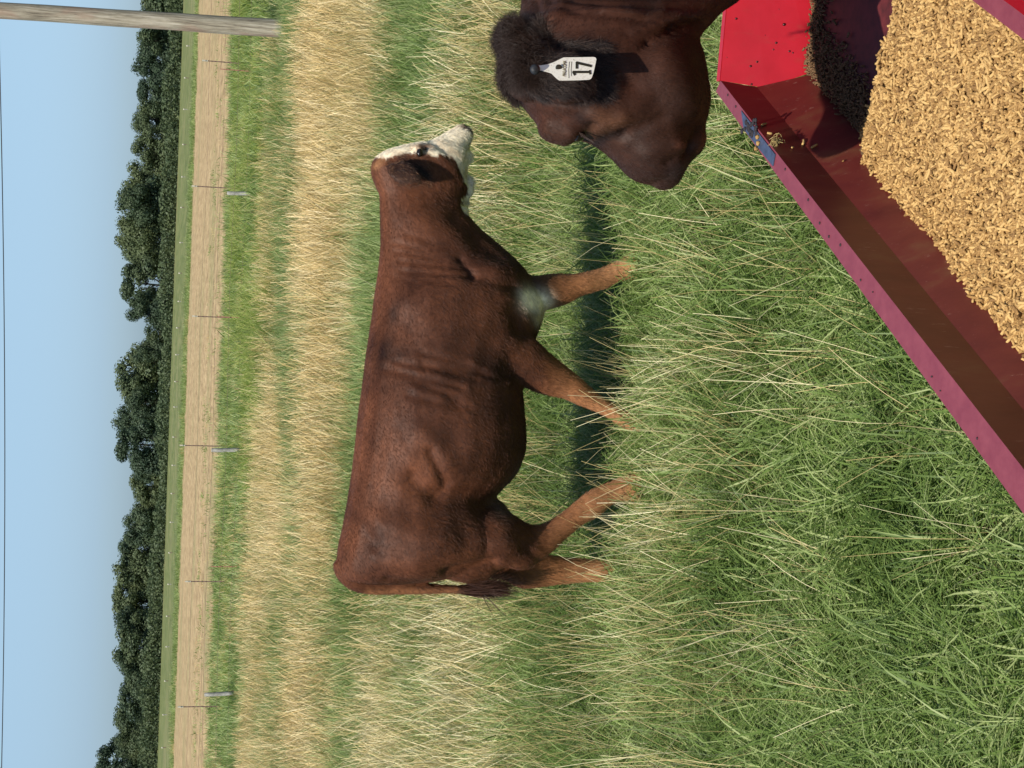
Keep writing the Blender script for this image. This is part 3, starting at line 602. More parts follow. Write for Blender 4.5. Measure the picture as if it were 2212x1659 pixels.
    C = blend(C, lineA(1000, 430, 1120, 540, 16, .6), np.array([.28, .20, .12])); C = blend(C, lineA(1200, 470, 1330, 700, 30, .35), np.array([.45, .33, .20])); C = blend(C, lineA(1600, 880, 1700, 1000, 22, .6), np.array([.30, .24, .17])); C = blend(C, lineA(1590, 1390, 1740, 1400, 22, .9), np.array([.12, .08, .05])); C = blend(C, lineA(1600, 110, 1640, 130, 40, 1.2), np.array([.06, .022, .015])); C = blend(C, lineA(1680, 180, 1760, 240, 30, 1.1), np.array([.05, .022, .015])); C = blend(C, lineA(1650, 520, 1790, 330, 14, .9), np.array([.22, .16, .12]))
    C = blend(C, lineA(150, 800, 240, 700, 60, .5), tan)
    earm = (np.abs(P[:, 1]-Y0) > .115) & (px[:, 0] < c1(650, 0)[0]) & (px[:, 1] < c1(0, 520)[1]); C = blend(C, earm*.75, np.array([.035, .018, .012]))
    C = blend(C, lineA(780, 850, 960, 1000, 90, 1.0), np.array([.012, .008, .007])); C = blend(C, lineA(550, 720, 650, 780, 80, .8), np.array([.02, .010, .008])); C = blend(C, lineA(430, 900, 560, 930, 40, .7), np.array([.02, .010, .008]))
    C = blend(C, line(c1, 1205, 1185, 1290, 1200, 62, 1.25), np.array([.90, .80, .60])); C = blend(C, line(c1, 1270, 1300, 1330, 1250, 40, .8), np.array([.58, .48, .33])); C = blend(C, line(c2, 300, 1560, 850, 1545, 28, .8)*(px[:, 1] > c2(0, 1500)[1]), np.array([.27, .115, .05]))
    C = blend(C, (z < .055)*1.0, np.array([.05, .035, .025]))
    C = np.clip(C, .004, .9)
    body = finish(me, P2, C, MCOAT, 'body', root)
    # coat: short hair lying back and down along the body
    def flow(R, Nn): q = np.tile(np.array([-.8, 0, -.55]), (len(R), 1)); lg = R[:, 2] < .5; q[lg] = (-.15, 0, -1); return q
    def ln(R, Nn): return np.where(R[:, 2] > .95, .013, .017)
    vis = lambda Pc, Nc: (Nc[:, 1] < .45)
    hair('coat_hair', me, C, 120000, ln, flow, MHAIR, root, .00045, vis, 5, 4, .35, .35, label='short brown and white coat')
    # fuzzy ears
    ps = lambda Pc, Nc: (np.abs(Pc[:, 1]-Y0) > .08) & (to_px(Pc, Y0)[:, 0] < c1(650, 0)[0]) & (to_px(Pc, Y0)[:, 1] < c1(0, 520)[1])
    hair('ear_hair', me, C*.9, 4000, lambda R, Nn: np.full(len(R), .018), lambda R, Nn: np.tile(np.array([-.5, 0, -.8]), (len(R), 1)), MHAIR, root, .0006, ps, 6, 4, .35, .35, alt=(.25, (.20, .10, .05)), label='dark fuzzy hair on the ears')
    # tail switch
    mq = lambda Pc, Nc: (poly_in(to_px(Pc, Y0), [c2(820, 1480), c2(1000, 1480), c2(1000, 1640), c2(820, 1640)]))
    hair('tail_switch', me, np.tile(np.array([.05, .022, .014]), (len(P), 1)), 1500, lambda R, Nn: np.full(len(R), .15), lambda R, Nn: np.tile(np.array([.14, 0, -1]), (len(R), 1)), MHAIR, root, .0010, mq, 8, 6, .12, .14, label='dark tuft at the end of the tail')
    e = on_y(*cA(905, 560), Y0-.113); V, Q = ball(e, (.017, .012, .014), 14, 10); mesh_obj('eye', V, Q, MEYE, root, True)
    return root
red_cow()

# ---- the dark cow at the right, head over the end of the trough
Y1 = 2.92
def dark_cow():
    def t(a, b, hw, w=0): return s1(a, b, hw, w, Y1, c3)
    root = empty('cow', (1.9, 4.1, 0), label='dark brown cow with ear tag 17 leaning its head over the trough', cat='cow')
    def ws(x, y, zt, zb, hw): return (np.array([x, y, zt]), np.array([x, y, zb]), hw)
    body = [ws(3.35, 4.35, .95, .8, .05), ws(3.3, 4.33, 1.12, .60, .18), ws(3.15, 4.30, 1.24, .52, .24), ws(2.7, 4.22, 1.24, .50, .29), ws(2.25, 4.12, 1.22, .50, .29), ws(1.85, 4.0, 1.26, .56, .24), ws(1.6, 3.87, 1.27, .66, .20), ws(1.38, 3.72, 1.26, .76, .17),
            t((450, -330), (2460, -500), .15, .30), t((510, -90), (2330, -100), .13, .12), t((505, 90), (2080, 115), .115, .03), t((470, 230), (1935, 260), .11)]
    head = [t((490, 160), (1990, 200), .12), t((430, 300), (1895, 330), .115), t((395, 460), (1925, 420), .118), t((420, 640), (1962, 600), .12), t((510, 800), (1985, 780), .118), t((610, 925), (1972, 920), .115), t((690, 1010), (1950, 985), .11), t((860, 1060), (1942, 1045), .10),
            t((1000, 1090), (1946, 1100), .093), t((1100, 1135), (1942, 1150), .088), t((1210, 1215), (1915, 1205), .082), t((1290, 1300), (1850, 1272), .077), t((1355, 1372), (1800, 1335), .068), t((1430, 1428), (1772, 1395), .055), t((1520, 1450), (1730, 1438), .035)]
    parts = [loft(body, 24), loft(head, 24)]
    for x, y, k in ((1.9, 3.86, 0), (2.0, 4.2, 0), (3.1, 4.12, 1), (3.2, 4.46, 1)):
        parts.append(loft([(np.array([x-.11, y, .75]), np.array([x+.11, y, .75]), .09), (np.array([x-.07, y, .5]), np.array([x+.07+.04*k, y, .5]), .06), (np.array([x-.045+.03*k, y, .36]), np.array([x+.045+.05*k, y, .36]), .045), (np.array([x-.03+.03*k, y, .2]), np.array([x+.03+.03*k, y, .2]), .03),
                           (np.array([x-.04, y, .08]), np.array([x+.04, y, .08]), .038), (np.array([x-.07, y, .0]), np.array([x+.04, y, .0]), .045)], 12))
    bl = lambda x, y, r, w=0: ball(on_y(*c3(x, y), Y1+w), r)
    parts += [bl(848, 1062, (.024, .04, .026), -.02), bl(780, 1015, (.030, .045, .036), -.01), bl(1650, 1380, (.032, .05, .032), -.0), bl(1560, 700, (.10, .05, .10), -.075), bl(560, 560, (.06, .07, .045), -.05), bl(470, 330, (.04, .06, .03), -.02)]
    ear = [(on_y(*c3(440, 470), Y1-.085), on_y(*c3(640, 420), Y1-.085), .03), (on_y(*c3(480, 640), Y1-.105), on_y(*c3(720, 440), Y1-.118), .020), (on_y(*c3(580, 720), Y1-.122), on_y(*c3(860, 430), Y1-.132), .018), (on_y(*c3(700, 800), Y1-.132), on_y(*c3(960, 500), Y1-.146), .016),
           (on_y(*c3(830, 835), Y1-.128), on_y(*c3(1030, 620), Y1-.146), .014), (on_y(*c3(940, 820), Y1-.122), on_y(*c3(1040, 710), Y1-.128), .012), (on_y(*c3(1000, 785), Y1-.128), on_y(*c3(1035, 745), Y1-.122), .010)]
    parts.append(loft(ear, 14))
    ear2 = [(on_y(*c3(440, 470), Y1+.09), on_y(*c3(640, 450), Y1+.09), .03), (on_y(*c3(480, 500), Y1+.17), on_y(*c3(700, 480), Y1+.17), .02), (on_y(*c3(520, 540), Y1+.24), on_y(*c3(660, 520), Y1+.24), .014)]
    parts.append(loft(ear2, 12))
    me = remesh(parts, .0085, 5); P, N = mesh_arrays(me); px = to_px(P, Y1)
    def line(x0, y0_, x1, y1_, r, amp): dd = seg_dist(px, c3(x0, y0_), c3(x1, y1_)); return amp*np.exp(-(dd/(r/2.011/1.823))**2)
    side = np.clip(-N[:, 1], 0, 1); D = np.zeros(len(P))
    for a in [(1350, 440, 1560, 320, 26, -.010), (1560, 320, 1900, 230, 34, -.016), (1300, 480, 1360, 440, 20, -.006), (1500, 560, 1650, 850, 170, .014), (1180, 1000, 1060, 1050, 60, .006), (1000, 1050, 950, 1040, 22, -.013), (860, 1100, 930, 1050, 34, .005),
              (1090, 1120, 1230, 1120, 36, -.011), (1230, 1110, 1480, 1010, 50, -.007), (1400, 1250, 1600, 1200, 70, .007), (1750, 1240, 1830, 1080, 46, -.012), (1700, 1290, 1780, 1220, 22, -.008), (1640, 1180, 1700, 1210, 36, .006), (1850, 1180, 1900, 1100, 40, .003),
              (1780, 600, 1850, 900, 80, -.010), (1450, 900, 1700, 1050, 90, -.006), (700, 880, 1000, 960, 60, .006), (1050, 560, 1250, 760, 60, -.005), (760, 980, 900, 930, 40, -.004), (1560, 1330, 1640, 1290, 26, -.005),
              (700, 60, 1200, 140, 24, -.005), (760, 120, 1300, 220, 22, .005), (800, 190, 1350, 270, 22, -.005), (900, 30, 1500, 60, 26, -.004), (1250, 350, 1600, 230, 30, .006), (640, 280, 760, 60, 50, .008), (590, 150, 620, 20, 24, -.008), (1500, 120, 1900, 60, 60, .008)]:
        D += line(*a)
    D *= np.clip(side*1.4, 0, 1); fine = .0012*ngrid(P, 50, 3, 30)
    P2 = P+N*(D+fine)[:, None]; P2[:, 2] = np.maximum(P2[:, 2], .004)
    br = np.array([.040, .0165, .0092]); dk = np.array([.010, .006, .005]); rd = np.array([.082, .028, .015]); tn = np.array([.13, .058, .030])
    n1 = ngrid(P, 51, 4, 12)[:, None]; C = np.tile(br, (len(P), 1))*(1+.34*n1)
    def blend(C, m, c): m = np.clip(m, 0, 1)[:, None]; return C*(1-m)+c*m
    C = blend(C, line(1020, 1020, 1150, 1040, 80, .65), tn); C = blend(C, line(650, 920, 900, 1020, 70, .3), rd); C = blend(C, line(700, 250, 1100, 200, 160, .4), rd); C = blend(C, line(1100, 450, 1700, 200, 120, .25), rd)
    C = blend(C, line(1200, 800, 1500, 520, 160, .25), rd); C = blend(C, line(1840, 1180, 1900, 1130, 50, .8), tn); C = blend(C, line(1660, 1190, 1700, 1200, 50, .55), rd)
    C = blend(C, line(1740, 1250, 1820, 1090, 40, .75), dk); C = blend(C, line(1090, 1125, 1210, 1110, 40, .85), dk*.8); C = blend(C, line(1300, 1300, 1650, 1420, 90, .25), dk); C = blend(C, line(1650, 1390, 1760, 1360, 70, .35), np.array([.06, .045, .045]))
    C = blend(C, line(870, 980, 960, 1050, 40, .6), dk)
    hd = line(360, 300, 470, 620, 170, .95); C = blend(C, hd, np.array([.032, .018, .013]))
    earm = (P[:, 1] < Y1-.100) & poly_in(px, [c3(400, 380), c3(1060, 420), c3(1080, 860), c3(400, 860)]); C = blend(C, earm*.95, np.array([.018, .010, .008]))
    C = blend(C, line(800, 560, 1000, 740, 70, .5), dk); C = blend(C, (P[:, 2] < .08)*1.0, np.array([.04, .03, .02])); C = np.clip(C, .004, .6)
    body_o = finish(me, P2, C, MCOAT, 'body', root)
    def flow(R, Nn):
        q = to_px(R, Y1); hx = q[:, 1] > c3(0, 330)[1]; d = np.tile(np.array([.75, 0, -.65]), (len(R), 1)); d[hx] = (.15, 0, -1.0)
        return d
    vis = lambda Pc, Nc: (Nc[:, 1] < .5) & (Pc[:, 0] < 1.15)
    hair('coat_hair', me, C, 170000, lambda R, Nn: np.full(len(R), .009), flow, MHAIR, root, .00025, vis, 15, 4, .28, .3, label='short dark brown coat')
    # shaggy topknot on the poll
    pm = lambda Pc, Nc: (lambda q: (seg_dist(q, c3(360, 300), c3(470, 620)) < 130/3.666) | (seg_dist(q, c3(560, 330), c3(600, 480)) < 80/3.666))(to_px(Pc, Y1)) & (Pc[:, 0] < 1.1)
    def pf(R, Nn): q = to_px(R, Y1); cx, cy = c3(900, 420); v = np.stack([-(q[:, 1]-cy), np.zeros(len(q)), -(q[:, 0]-cx)], 1); v /= np.linalg.norm(v, axis=1)[:, None]; v[:, 2] *= .7; return v
    hair('topknot', me, np.tile(np.array([.028, .016, .011]), (len(P), 1)), 16000, lambda R, Nn: np.full(len(R), .030), pf, MHAIR, root, .00035, pm, 16, 6, .62, .55, label='shaggy dark hair on top of the head')
    em = lambda Pc, Nc: (Pc[:, 1] < Y1-.095) & poly_in(to_px(Pc, Y1), [c3(420, 400), c3(1040, 430), c3(1060, 850), c3(440, 850)])
    hair('ear_hair', me, np.tile(np.array([.020, .012, .010]), (len(P), 1)), 20000, lambda R, Nn: np.full(len(R), .024), lambda R, Nn: np.tile(np.array([-.35, 0, -1.0]), (len(R), 1)), MHAIR, root, .00035, em, 17, 5, .45, .45, alt=(.22, (.075, .048, .035)), label='long black hair fringing the ear')
    V, Q = ball(on_y(*c3(955, 1062), Y1-.035), .015, 14, 10); mesh_obj('eye', V, Q, MEYE, root, True)
    lash = []
    for k in range(14):
        a = on_y(*c3(955+k*7, 1030+k*5), Y1-.05); b = on_y(*c3(985+k*8, 1085+k*4), Y1-.06); lash.append(tube([a, (a+b)/2+np.array([0, -.004, .001]), b], [.0005, .0004, .0002], 4))
    V, Q = joinp(lash); mesh_obj('eyelashes', V, Q, simple('lash', (.06, .035, .025), .6), root)
    return root
dark_cow()

# ---- ear tag 17: a flat printed tag pinned to the ear, its own thing
def ear_tag():
    yt = Y1-.175; fx = lambda x, y: ((2080+x/7.373)/1.823, (200+y/7.373)/1.823)
    def pt(x, y, d=0): return on_y(*fx(x, y), yt-.018*((y-500)/400.)-.01*(x/1900.)+d)
    out = [(245, 450), (330, 425), (480, 408), (620, 375), (750, 325), (880, 262), (1020, 196), (1100, 190), (1500, 186), (1900, 180), (1955, 195), (1980, 245), (1945, 420), (1900, 620), (1850, 770), (1820, 815), (1770, 840), (1500, 855), (1250, 862), (1000, 866), (900, 862), (830, 815), (740, 730), (670, 660), (580, 630), (420, 585), (300, 560)]
    root = empty('ear_tag', tuple(pt(1200, 520)), label='white plastic ear tag marked 17 hanging from the dark cow ear', cat='ear tag')
    V = [pt(*q) for q in out]+[pt(*q, .002) for q in out]; n = len(out); Q = [tuple(range(n)), tuple(range(2*n-1, n-1, -1))]+[(i, n+i, n+(i+1) % n, (i+1) % n) for i in range(n)]
    mt = NT('tag_plastic'); tc = mt.n('ShaderNodeNewGeometry').outputs['Position']; nn = mt.noise(tc, 220, 4, .7, (1, 1, 1))
    mt.l(mt.ramp(nn, [(.28, (.50, .46, .35)), (.45, (.84, .80, .66)), (.8, (.90, .87, .75))]), mt.b.inputs['Base Color']); mt.b.inputs['Roughness'].default_value = .45
    mesh_obj('tag_plate', V, Q, mt.m, root)
    ink = simple('ink', (.022, .018, .008), .5); ink2 = simple('faded_ink', (.22, .19, .12), .6)
    def strip(P, wd, m, nm, hgt=-.0012):
        V = []; Q = []
        for a, b in zip(P[:-1], P[1:]):
            a = np.array(a, float); b = np.array(b, float); d = (b-a)/np.linalg.norm(b-a); nrm = np.array([-d[1], d[0]])*wd/2; k = len(V)
            for s in (a-nrm-d*wd*.3, a+nrm-d*wd*.3, b+nrm+d*wd*.3, b-nrm+d*wd*.3): V.append(pt(s[0], s[1], hgt))
            for s in (a-nrm-d*wd*.3, a+nrm-d*wd*.3, b+nrm+d*wd*.3, b-nrm+d*wd*.3): V.append(pt(s[0], s[1], -.0002))
            Q += [(k, k+1, k+2, k+3), (k+4, k+7, k+6, k+5), (k, k+4, k+5, k+1), (k+1, k+5, k+6, k+2), (k+2, k+6, k+7, k+3), (k+3, k+7, k+4, k)]
        return mesh_obj(nm, V, Q, m, root)
    strip([(1350, 690), (1310, 615), (1800, 615)], 70, ink, 'digit_one'); strip([(1790, 575), (1800, 670)], 55, ink, 'digit_one')
    strip([(1410, 500), (1410, 345), (1820, 440)], 72, ink, 'digit_seven')
    # smaller raised lettering, as printed across the neck of the tag
    a0, a1 = pt(1080, 740), pt(1100, 290); ux = Vector(a1-a0); Lx = ux.length; ux.normalize(); uy = Vector(pt(600, 500)-pt(1090, 500)).normalized(); uz = ux.cross(uy).normalized(); uy = uz.cross(ux)
    for txt, x0, hh, m in (('MALACOMA', 1085, 105, ink2),):
        cu = bpy.data.curves.new('lettering', 'FONT'); cu.body = txt; cu.size = 1; cu.extrude = .02; cu.materials.append(m); o = bpy.data.objects.new('lettering', cu); COL.objects.link(o)
        bpy.context.view_layer.update(); wd = max(o.dimensions.x, .1); me_ = bpy.data.meshes.new_from_object(o.evaluated_get(bpy.context.evaluated_depsgraph_get())); bpy.data.objects.remove(o); o = bpy.data.objects.new('lettering', me_); COL.objects.link(o); base = Vector(pt(x0, 745, -.001)); Mx = Matrix.Identity(4); sx = Lx/wd; sy = (Vector(pt(0, 500)-pt(hh, 500)).length)/.72
        for i in range(3): Mx[i][0] = ux[i]*sx; Mx[i][1] = uy[i]*sy; Mx[i][2] = uz[i]*.02; Mx[i][3] = base[i]
        o.parent = root; o.matrix_parent_inverse = Matrix.Identity(4); o.matrix_basis = Matrix.Translation(-Vector(root.location)) @ Mx
    for k, xx in enumerate((1180, 1250)): strip([(xx, 790-60*k), (xx-10, 560), (xx+10, 320)], 14, ink2, 'print_line', -.0008)
    V, Q = ball(pt(890, 495, -.001), (.0065, .0012, .0065), 10, 6); mesh_obj('tag_emblem', V, Q, ink, root)
    V, Q = joinp([tube([pt(200, 540, -.010), pt(200, 540, -.004), pt(200, 540, .03)], [.006, .0095, .004], 14), ball(pt(200, 540, -.009), (.005, .002, .005))]); mesh_obj('tag_button', V, Q, simple('black_plastic', (.010, .011, .012), .6), root, True)
ear_tag()

# ---------------------------------------------------------------- feed trough
ZR = .72
Cc = on_z(*c4(228, 527), ZR); AZ = math.radians(31.6); L_ = np.array([math.sin(AZ), math.cos(AZ), 0]); Nn_ = np.array([math.cos(AZ), -math.sin(AZ), 0])
EV = np.array([math.sin(math.radians(99.1)), math.cos(math.radians(99.1)), 0])      # run of the slanted end wall
def tp(n, l, z): return Cc+Nn_*n+L_*l+np.array([0, 0, z])                              # n across to the right, l along (negative = towards us), z below rim
def le(n): return n*(EV@L_)/(EV@Nn_)                                                   # where the end wall stands at width n
WID, LEN = .56, 2.35
def paint():
    m = NT('red_paint'); tc = m.n('ShaderNodeNewGeometry').outputs['Position']; n = m.noise(tc, 7, 5, .65); n2 = m.noise(tc, 160, 4, .7); n3 = m.noise(tc, 45, 3, .6, (1, 1, .25))
    a = m.ramp(n, [(.3, (.33, .006, .012)), (.7, (.43, .010, .020))])
    b = m.mix(m.ramp(n2, [(.70, (0, 0, 0)), (.80, (.35, .35, .35))]), a, (.55, .25, .18)); b = m.mix(m.ramp(n3, [(.60, (0, 0, 0)), (.8, (.25, .25, .25))]), b, (.20, .06, .03))
    m.l(b, m.b.inputs['Base Color']); m.b.inputs['Roughness'].default_value = .35; m.b.inputs['Specular IOR Level'].default_value = .4; m.bump(n, .2, .004); return m.m
def paint_shaded():  # same red paint browned and darkened: wall shade and reflected feed in the colour
    m = NT('shaded_red_paint'); tc = m.n('ShaderNodeNewGeometry').outputs['Position']; n = m.noise(tc, 9, 5, .65, (1, 1, .4)); n2 = m.noise(tc, 120, 4, .7, (1, 1, .3))
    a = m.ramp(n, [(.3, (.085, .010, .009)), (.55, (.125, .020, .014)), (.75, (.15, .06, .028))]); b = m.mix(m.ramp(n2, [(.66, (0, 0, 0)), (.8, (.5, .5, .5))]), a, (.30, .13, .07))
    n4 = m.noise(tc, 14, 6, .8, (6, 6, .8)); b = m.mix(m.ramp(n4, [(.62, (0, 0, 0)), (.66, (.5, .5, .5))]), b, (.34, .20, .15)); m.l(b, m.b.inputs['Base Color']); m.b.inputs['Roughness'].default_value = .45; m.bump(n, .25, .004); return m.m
def rim_paint():  # purplish base colour holds the sky's reflection in the red rim
    m = NT('sky_tinted_rim_paint'); tc = m.n('ShaderNodeNewGeometry').outputs['Position']; n = m.noise(tc, 25, 5, .7); n2 = m.noise(tc, 180, 3, .7)
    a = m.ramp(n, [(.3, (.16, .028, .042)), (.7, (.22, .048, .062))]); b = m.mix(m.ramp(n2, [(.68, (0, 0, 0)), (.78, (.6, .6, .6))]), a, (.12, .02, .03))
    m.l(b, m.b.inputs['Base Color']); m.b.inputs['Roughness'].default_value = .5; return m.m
PR, PSHADE, PRIM = paint(), paint_shaded(), rim_paint()
MFLOOR = simple('shadow_toned_floor', (.075, .010, .010), .6, var=.6, scale=25)  # red floor, darkened in its colour to deepen the shadow lying on it
MBLUE = simple('blue_paint', (.045, .062, .11), .55, var=.3, scale=60)
def panel(name, P, mat, parent, th=.003, nrm=None):
    """sheet-steel panel: polygon P thickened along nrm"""
    P = [np.array(q, float) for q in P]; nv = np.cross(P[1]-P[0], P[2]-P[0]); nv /= np.linalg.norm(nv)
    if nrm is not None and nv@np.array(nrm) < 0: nv = -nv
    n = len(P); V = P+[q-nv*th for q in P]; Q = [tuple(range(n)), tuple(range(2*n-1, n-1, -1))]+[(i, n+i, n+(i+1) % n, (i+1) % n) for i in range(n)]
    return mesh_obj(name, V, Q, mat, parent)
def trough():
    root = empty('feed_trough', tuple(tp(.28, -1.1, -ZR)), label='red steel feed trough on legs filled with brown pellets', cat='feed trough')
    FW = .036; e0 = le(0); eW = le(WID)
    upz = (0, 0, 1)
    # rims: turned-out flanges with a folded outer lip
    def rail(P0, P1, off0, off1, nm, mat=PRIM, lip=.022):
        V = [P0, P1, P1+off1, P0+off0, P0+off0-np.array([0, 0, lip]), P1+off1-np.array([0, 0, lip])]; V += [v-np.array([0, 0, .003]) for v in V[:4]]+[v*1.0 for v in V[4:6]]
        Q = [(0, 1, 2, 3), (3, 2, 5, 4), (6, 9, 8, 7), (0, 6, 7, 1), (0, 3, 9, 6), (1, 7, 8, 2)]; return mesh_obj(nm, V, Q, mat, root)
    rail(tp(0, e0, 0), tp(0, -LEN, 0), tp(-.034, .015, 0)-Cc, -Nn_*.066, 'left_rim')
    rail(tp(0, e0, .0025), tp(WID, eW, .0025), L_*.02-Nn_*.01, L_*.02, 'end_rim', PR)
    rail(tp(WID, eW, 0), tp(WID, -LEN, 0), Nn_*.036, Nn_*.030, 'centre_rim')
    # blue worn stretch of the left rim
    def onrim(x, y, dz=.003): return on_z(*c4(x, y), ZR+dz)
    panel('blue_patch', [onrim(362, 722), onrim(583, 1008), onrim(568, 1085), onrim(378, 845)], MBLUE, root, .002, upz)
    # left side: upright top, then a chute wall
    D1 = .085; n2, D2 = .055, .20
    off = -.030
    panel('side_wall', [tp(0, off*0, 0), tp(0, -LEN, 0), tp(.002, -LEN, -D1), tp(.002, off, -D1)], PSHADE, root, .003, Nn_)
    panel('chute_wall', [tp(.002, off, -D1), tp(.002, -LEN, -D1), tp(n2, -LEN, -D2), tp(n2, off-.03, -D2)], PSHADE, root, .003, Nn_)
    # end wall, leaning in towards the bottom, with a brighter folded edge
    ew = panel('end_wall', [tp(0, 0, 0), tp(WID, eW, 0), tp(WID, eW-.06, -D2-.02), tp(.06, le(.06)-.07, -D2-.02), tp(.003, -.034, -D1-.02)], PR, root, .003, -L_)
    panel('right_wall', [tp(WID, eW, -.001), tp(WID, -LEN, -.001), tp(WID-.002, -LEN, -.24), tp(WID-.002, eW, -.24)], PSHADE, root, .003, -Nn_)
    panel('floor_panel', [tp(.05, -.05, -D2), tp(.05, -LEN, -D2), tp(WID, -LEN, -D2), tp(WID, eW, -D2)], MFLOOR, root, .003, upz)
    panel('near_end_wall', [tp(0, -LEN, 0), tp(WID, -LEN, 0), tp(WID, -LEN, -.24), tp(.05, -LEN, -.24)], PR, root, .003, L_)
    # second bay beyond the centre rim
    panel('far_bay_wall', [tp(WID+.036, eW, 0), tp(WID+.030, -LEN, 0), tp(WID+.12, -LEN, -.2), tp(WID+.12, eW, -.2)], PR, root, .003, Nn_)
    panel('far_bay_floor', [tp(WID+.12, eW, -.2), tp(WID+.12, -LEN, -.2), tp(WID+.6, -LEN, -.2), tp(WID+.6, eW-.1, -.2)], PR, root, .003, upz)
    panel('far_side_wall', [tp(WID+.6, eW-.1, 0), tp(WID+.6, -LEN, 0), tp(WID+.6, -LEN, -.24), tp(WID+.6, eW-.1, -.24)], PR, root, .003, -Nn_)
    panel('far_end_wall', [tp(WID+.036, eW, 0), tp(WID+.6, eW-.1, 0), tp(WID+.6, eW-.1, -.24), tp(WID+.036, eW, -.24)], PR, root, .003, -L_)
    for n, l in ((.06, -.15), (.06, -LEN+.1), (WID+.5, -.4), (WID+.5, -LEN+.1)):
        a = tp(n, l, -D2-.02); V, Q = box(a[0]-.025, a[0]+.025, a[1]-.025, a[1]+.025, 0, a[2]); mesh_obj('leg', V, Q, PR, root)
    for l in (-.3, -1.2, -2.2):
        a = tp(.02, l, -D2-.03); b = tp(WID+.58, l, -D2-.03); V, Q = tube([a, b], [.02, .02], 4); mesh_obj('cross_brace', V, Q, PR, root)
    # flecks of dried molasses stuck to the paint
    sp = []
    for x, y, r in ((330, 122, 10), (643, 160, 13), (591, 280, 10), (573, 324, 7), (678, 335, 9), (467, 404, 9), (424, 432, 10), (430, 550, 9), (700, 345, 7), (270, 375, 4), (520, 230, 4), (610, 60, 4)):
        # point on the end wall seen there
        bv = BVHTree.FromPolygons([v.co for v in ew.data.vertices], [tuple(q.vertices) for q in ew.data.polygons]) if not sp else bv
        q = bv.ray_cast(Vector(CAM), Vector(ray(*c4(x, y))).normalized())[0]
        if q is None: continue
        q = np.array(q); sp.append(ball(q, r/1.659/1.823*.00105*.9, 7, 5))
    V, Q = joinp(sp); tag(mesh_obj('dirt_flecks', V, Q, simple('molasses', (.05, .006, .006), .3), root, True), kind='stuff')
    sp = []
    for x, y in ((275, 620), (327, 695), (650, 1105), (800, 1305), (875, 1457), (935, 1545), (1010, 1600)):
        q = on_z(*c4(x, y), ZR+.001); sp.append(ball(q, (.0035, .0035, .0015), 7, 5))
    for l in (-.98, -1.04, -1.33, -1.37, -1.52, -1.70, -1.93): sp.append(ball(tp(-.028+rnd.uniform(-.013, .013), l, .001), (rnd.uniform(.0015, .005), rnd.uniform(.002, .005), .0015), 7, 5))
    V, Q = joinp(sp); tag(mesh_obj('dirt_flecks', V, Q, simple('dark_dirt', (.02, .010, .012), .6), root, True), kind='stuff')
    sp = []
    for k in range(26):
        q = on_z(*c4(rnd.gauss(425, 26), rnd.gauss(840, 22)), ZR+.004); sp.append(ball(q, (rnd.uniform(.003, .008), rnd.uniform(.003, .008), .003), 7, 5))
    V, Q = joinp(sp); tag(mesh_obj('caked_mud', V, Q, simple('black_mud', (.018, .014, .018), .8, bump=.5), root, True), kind='stuff')
    return root
trough()

# ---------------------------------------------------------------- feed pellets
def pellet_variants():
    c = bpy.data.collections.new('pellet_kinds'); m = NT('pellet'); oi = m.n('ShaderNodeObjectInfo').outputs['Random']; g = m.n('ShaderNodeNewGeometry').outputs['Position']
    n = m.noise(g, 420, 5, .75); n2 = m.noise(g, 60, 3, .6); ad = m.n('ShaderNodeMath', operation='MULTIPLY_ADD', i_1=.48); m.l(oi, ad.inputs[0]); m.l(n, ad.inputs[2])
    c_ = m.ramp(ad.outputs[0], [(.38, (.12, .056, .015)), (.68, (.33, .185, .055)), (.98, (.56, .36, .13))]); m.l(c_, m.b.inputs['Base Color']); m.b.inputs['Roughness'].default_value = .8; m.bump(n, .4, .0010)
    for i in range(12):
        L = [.024, .020, .029, .016, .022, .012, .018, .026, .007, .005, .006, .014][i]; r = .0029 if i < 8 or i == 11 else .0024; k = 9; b = rng.uniform(-.002, .002)
        pts = [Vector((-L/2+L*j/4, b*math.sin(math.pi*j/4), rng.uniform(-.0002, .0002))) for j in range(5)]; rads = [r*rng.uniform(.90, 1.05) for _ in pts]; rads[0] *= .82; rads[-1] *= .75
        if i in (8, 9, 10): rads = [r*rng.uniform(.4, 1.1) for _ in pts]
        V, Q = tube(pts, rads, k); V = [Vector(v)+Vector((rng.uniform(-.0006, .0006) if abs(v[0]) > L*.4 else 0, 0, 0)) for v in V]
        me = bpy.data.meshes.new(f'pellet_{i:02d}'); me.from_pydata([tuple(v) for v in V], [], Q); me.materials.append(m.m); me.shade_smooth(); c.objects.link(bpy.data.objects.new(f'pellet_{i:02d}', me))
    return c, m.m
PC, PM = pellet_variants()
def bed(n, l):
    """height of the feed below the rim"""
    h = -.152+.055*np.clip((n-.04)/.5, 0, 1)+.012*ngrid(np.c_[n*1.0, l*1.0], 61, 3, 9)
    edge = -.44-.10*n                                    # the pile slopes down to the bare floor here
    f = np.clip((edge-l)/.12, 0, 1); h = -.197*(1-f)+h*f
    return h
